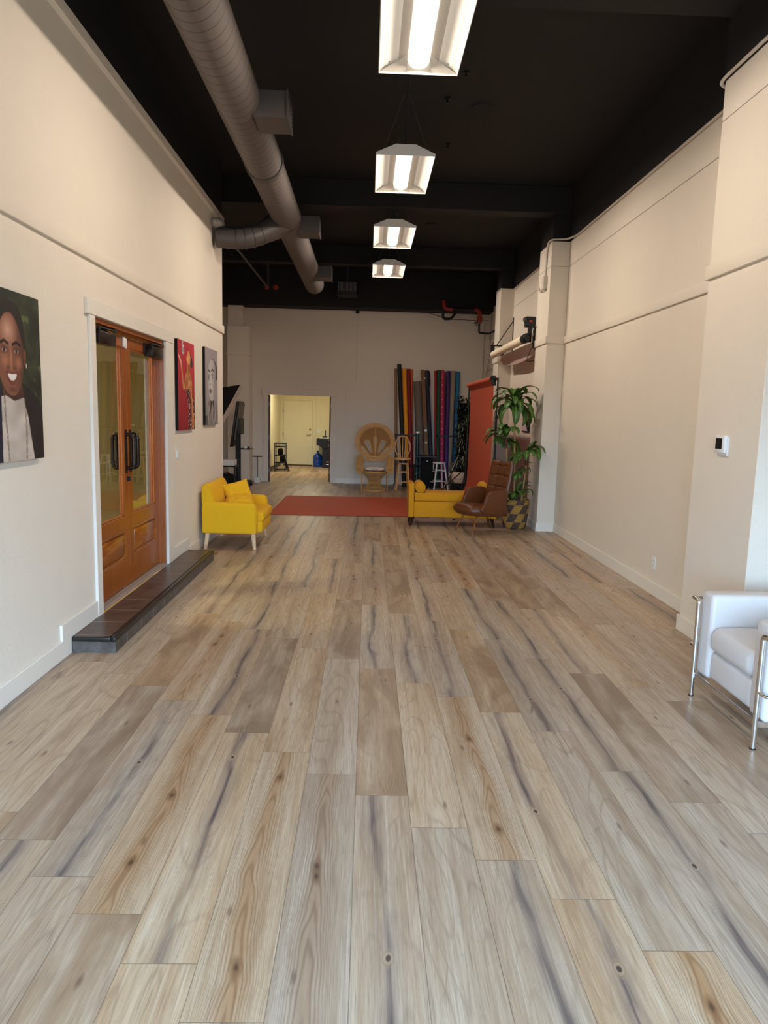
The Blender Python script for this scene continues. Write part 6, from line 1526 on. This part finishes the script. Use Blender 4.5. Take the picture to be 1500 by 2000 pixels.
b = B(); b.box(-1.275, -1.245, 21.19, 21.21, 0.925, 1.10, r=0.003, seg=1); obj('upright', b, K, sk)

# ------------------------------------------------------------------ white armchair with chrome frame
ac = thing('armchair', 'boxy white leather armchair with chrome tube frame, cut by the right edge', 'armchair', (2.34, 3.65, 0)); WL = M['white_leather']; CH = M['chrome']
XF, YN, YA = 1.97, 3.315, 4.0
b = B(); b.box(2.005, 2.60, 3.44, 3.885, 0.15, 0.318, r=0.03, seg=4); obj('base_cushion', b, WL, ac, smooth=60)
b = B()
def seatc(u, v):
    x = 1.985+0.60*v; y = 3.432+0.455*u
    return (x, y, 0.30)
b.box(1.985, 2.52, 3.432, 3.892, 0.315, 0.462, r=0.055, seg=6)
for v_ in b.bm.verts:
    if v_.co.z > 0.44: v_.co.z += 0.018*math.sin(PI*min(1, max(0, (v_.co.x-1.985)/0.535)))
obj('seat_cushion', b, WL, ac, smooth=60)
for y0, y1 in ((3.885, 4.025), (3.285, 3.435)):
    b = B(); b.box(1.992, 2.66, y0, y1, 0.145, 0.645, r=0.028, seg=4); obj('arm_cushion', b, WL, ac, smooth=60)
b = B(); b.box(2.47, 2.665, 3.437, 3.883, 0.30, 0.66, r=0.035, seg=4); obj('back_cushion', b, WL, ac, smooth=60)
for y, sy in ((YA, 1), (YN, -1)):
    b = B(); yo = y+sy*0.075
    b.tube(round_path([(XF, y, 0.0), (XF, y, 0.588), (XF, yo, 0.588), (2.685, yo, 0.588), (2.685, yo, 0.0)], 0.022, 6), 0.0135, n=14); fr = obj('frame_tube', b, CH, ac)
    b = B(); b.tube(round_path([(XF, y, 0.30), (XF, yo, 0.30), (2.685, yo, 0.30)], 0.03, 5), 0.0085, n=10); obj('side_rail', b, CH, ac)
    b = B(); b.cyl((XF, y, 0.0), (XF, y, 0.006), 0.0155, n=14); obj('foot_cap', b, M['rubber'], fr)
b = B(); b.tube([(2.685, YN-0.075, 0.588), (2.685, YA+0.075, 0.588)], 0.0135, n=12); obj('rear_rail', b, CH, ac)
b = B(); b.box(1.972, 1.984, YN, YA, 0.115, 0.147, r=0.002, seg=1); b.box(2.655, 2.667, YN, YA, 0.115, 0.147, r=0.002, seg=1); b.box(1.972, 2.667, YN-0.006, YN+0.006, 0.115, 0.147, r=0.002, seg=1); b.box(1.972, 2.667, YA-0.006, YA+0.006, 0.115, 0.147, r=0.002, seg=1)
for x in (2.15, 2.35, 2.52): b.box(x, x+0.03, YN, YA, 0.135, 0.147)
obj('base_frame', b, M['chrome'], ac)
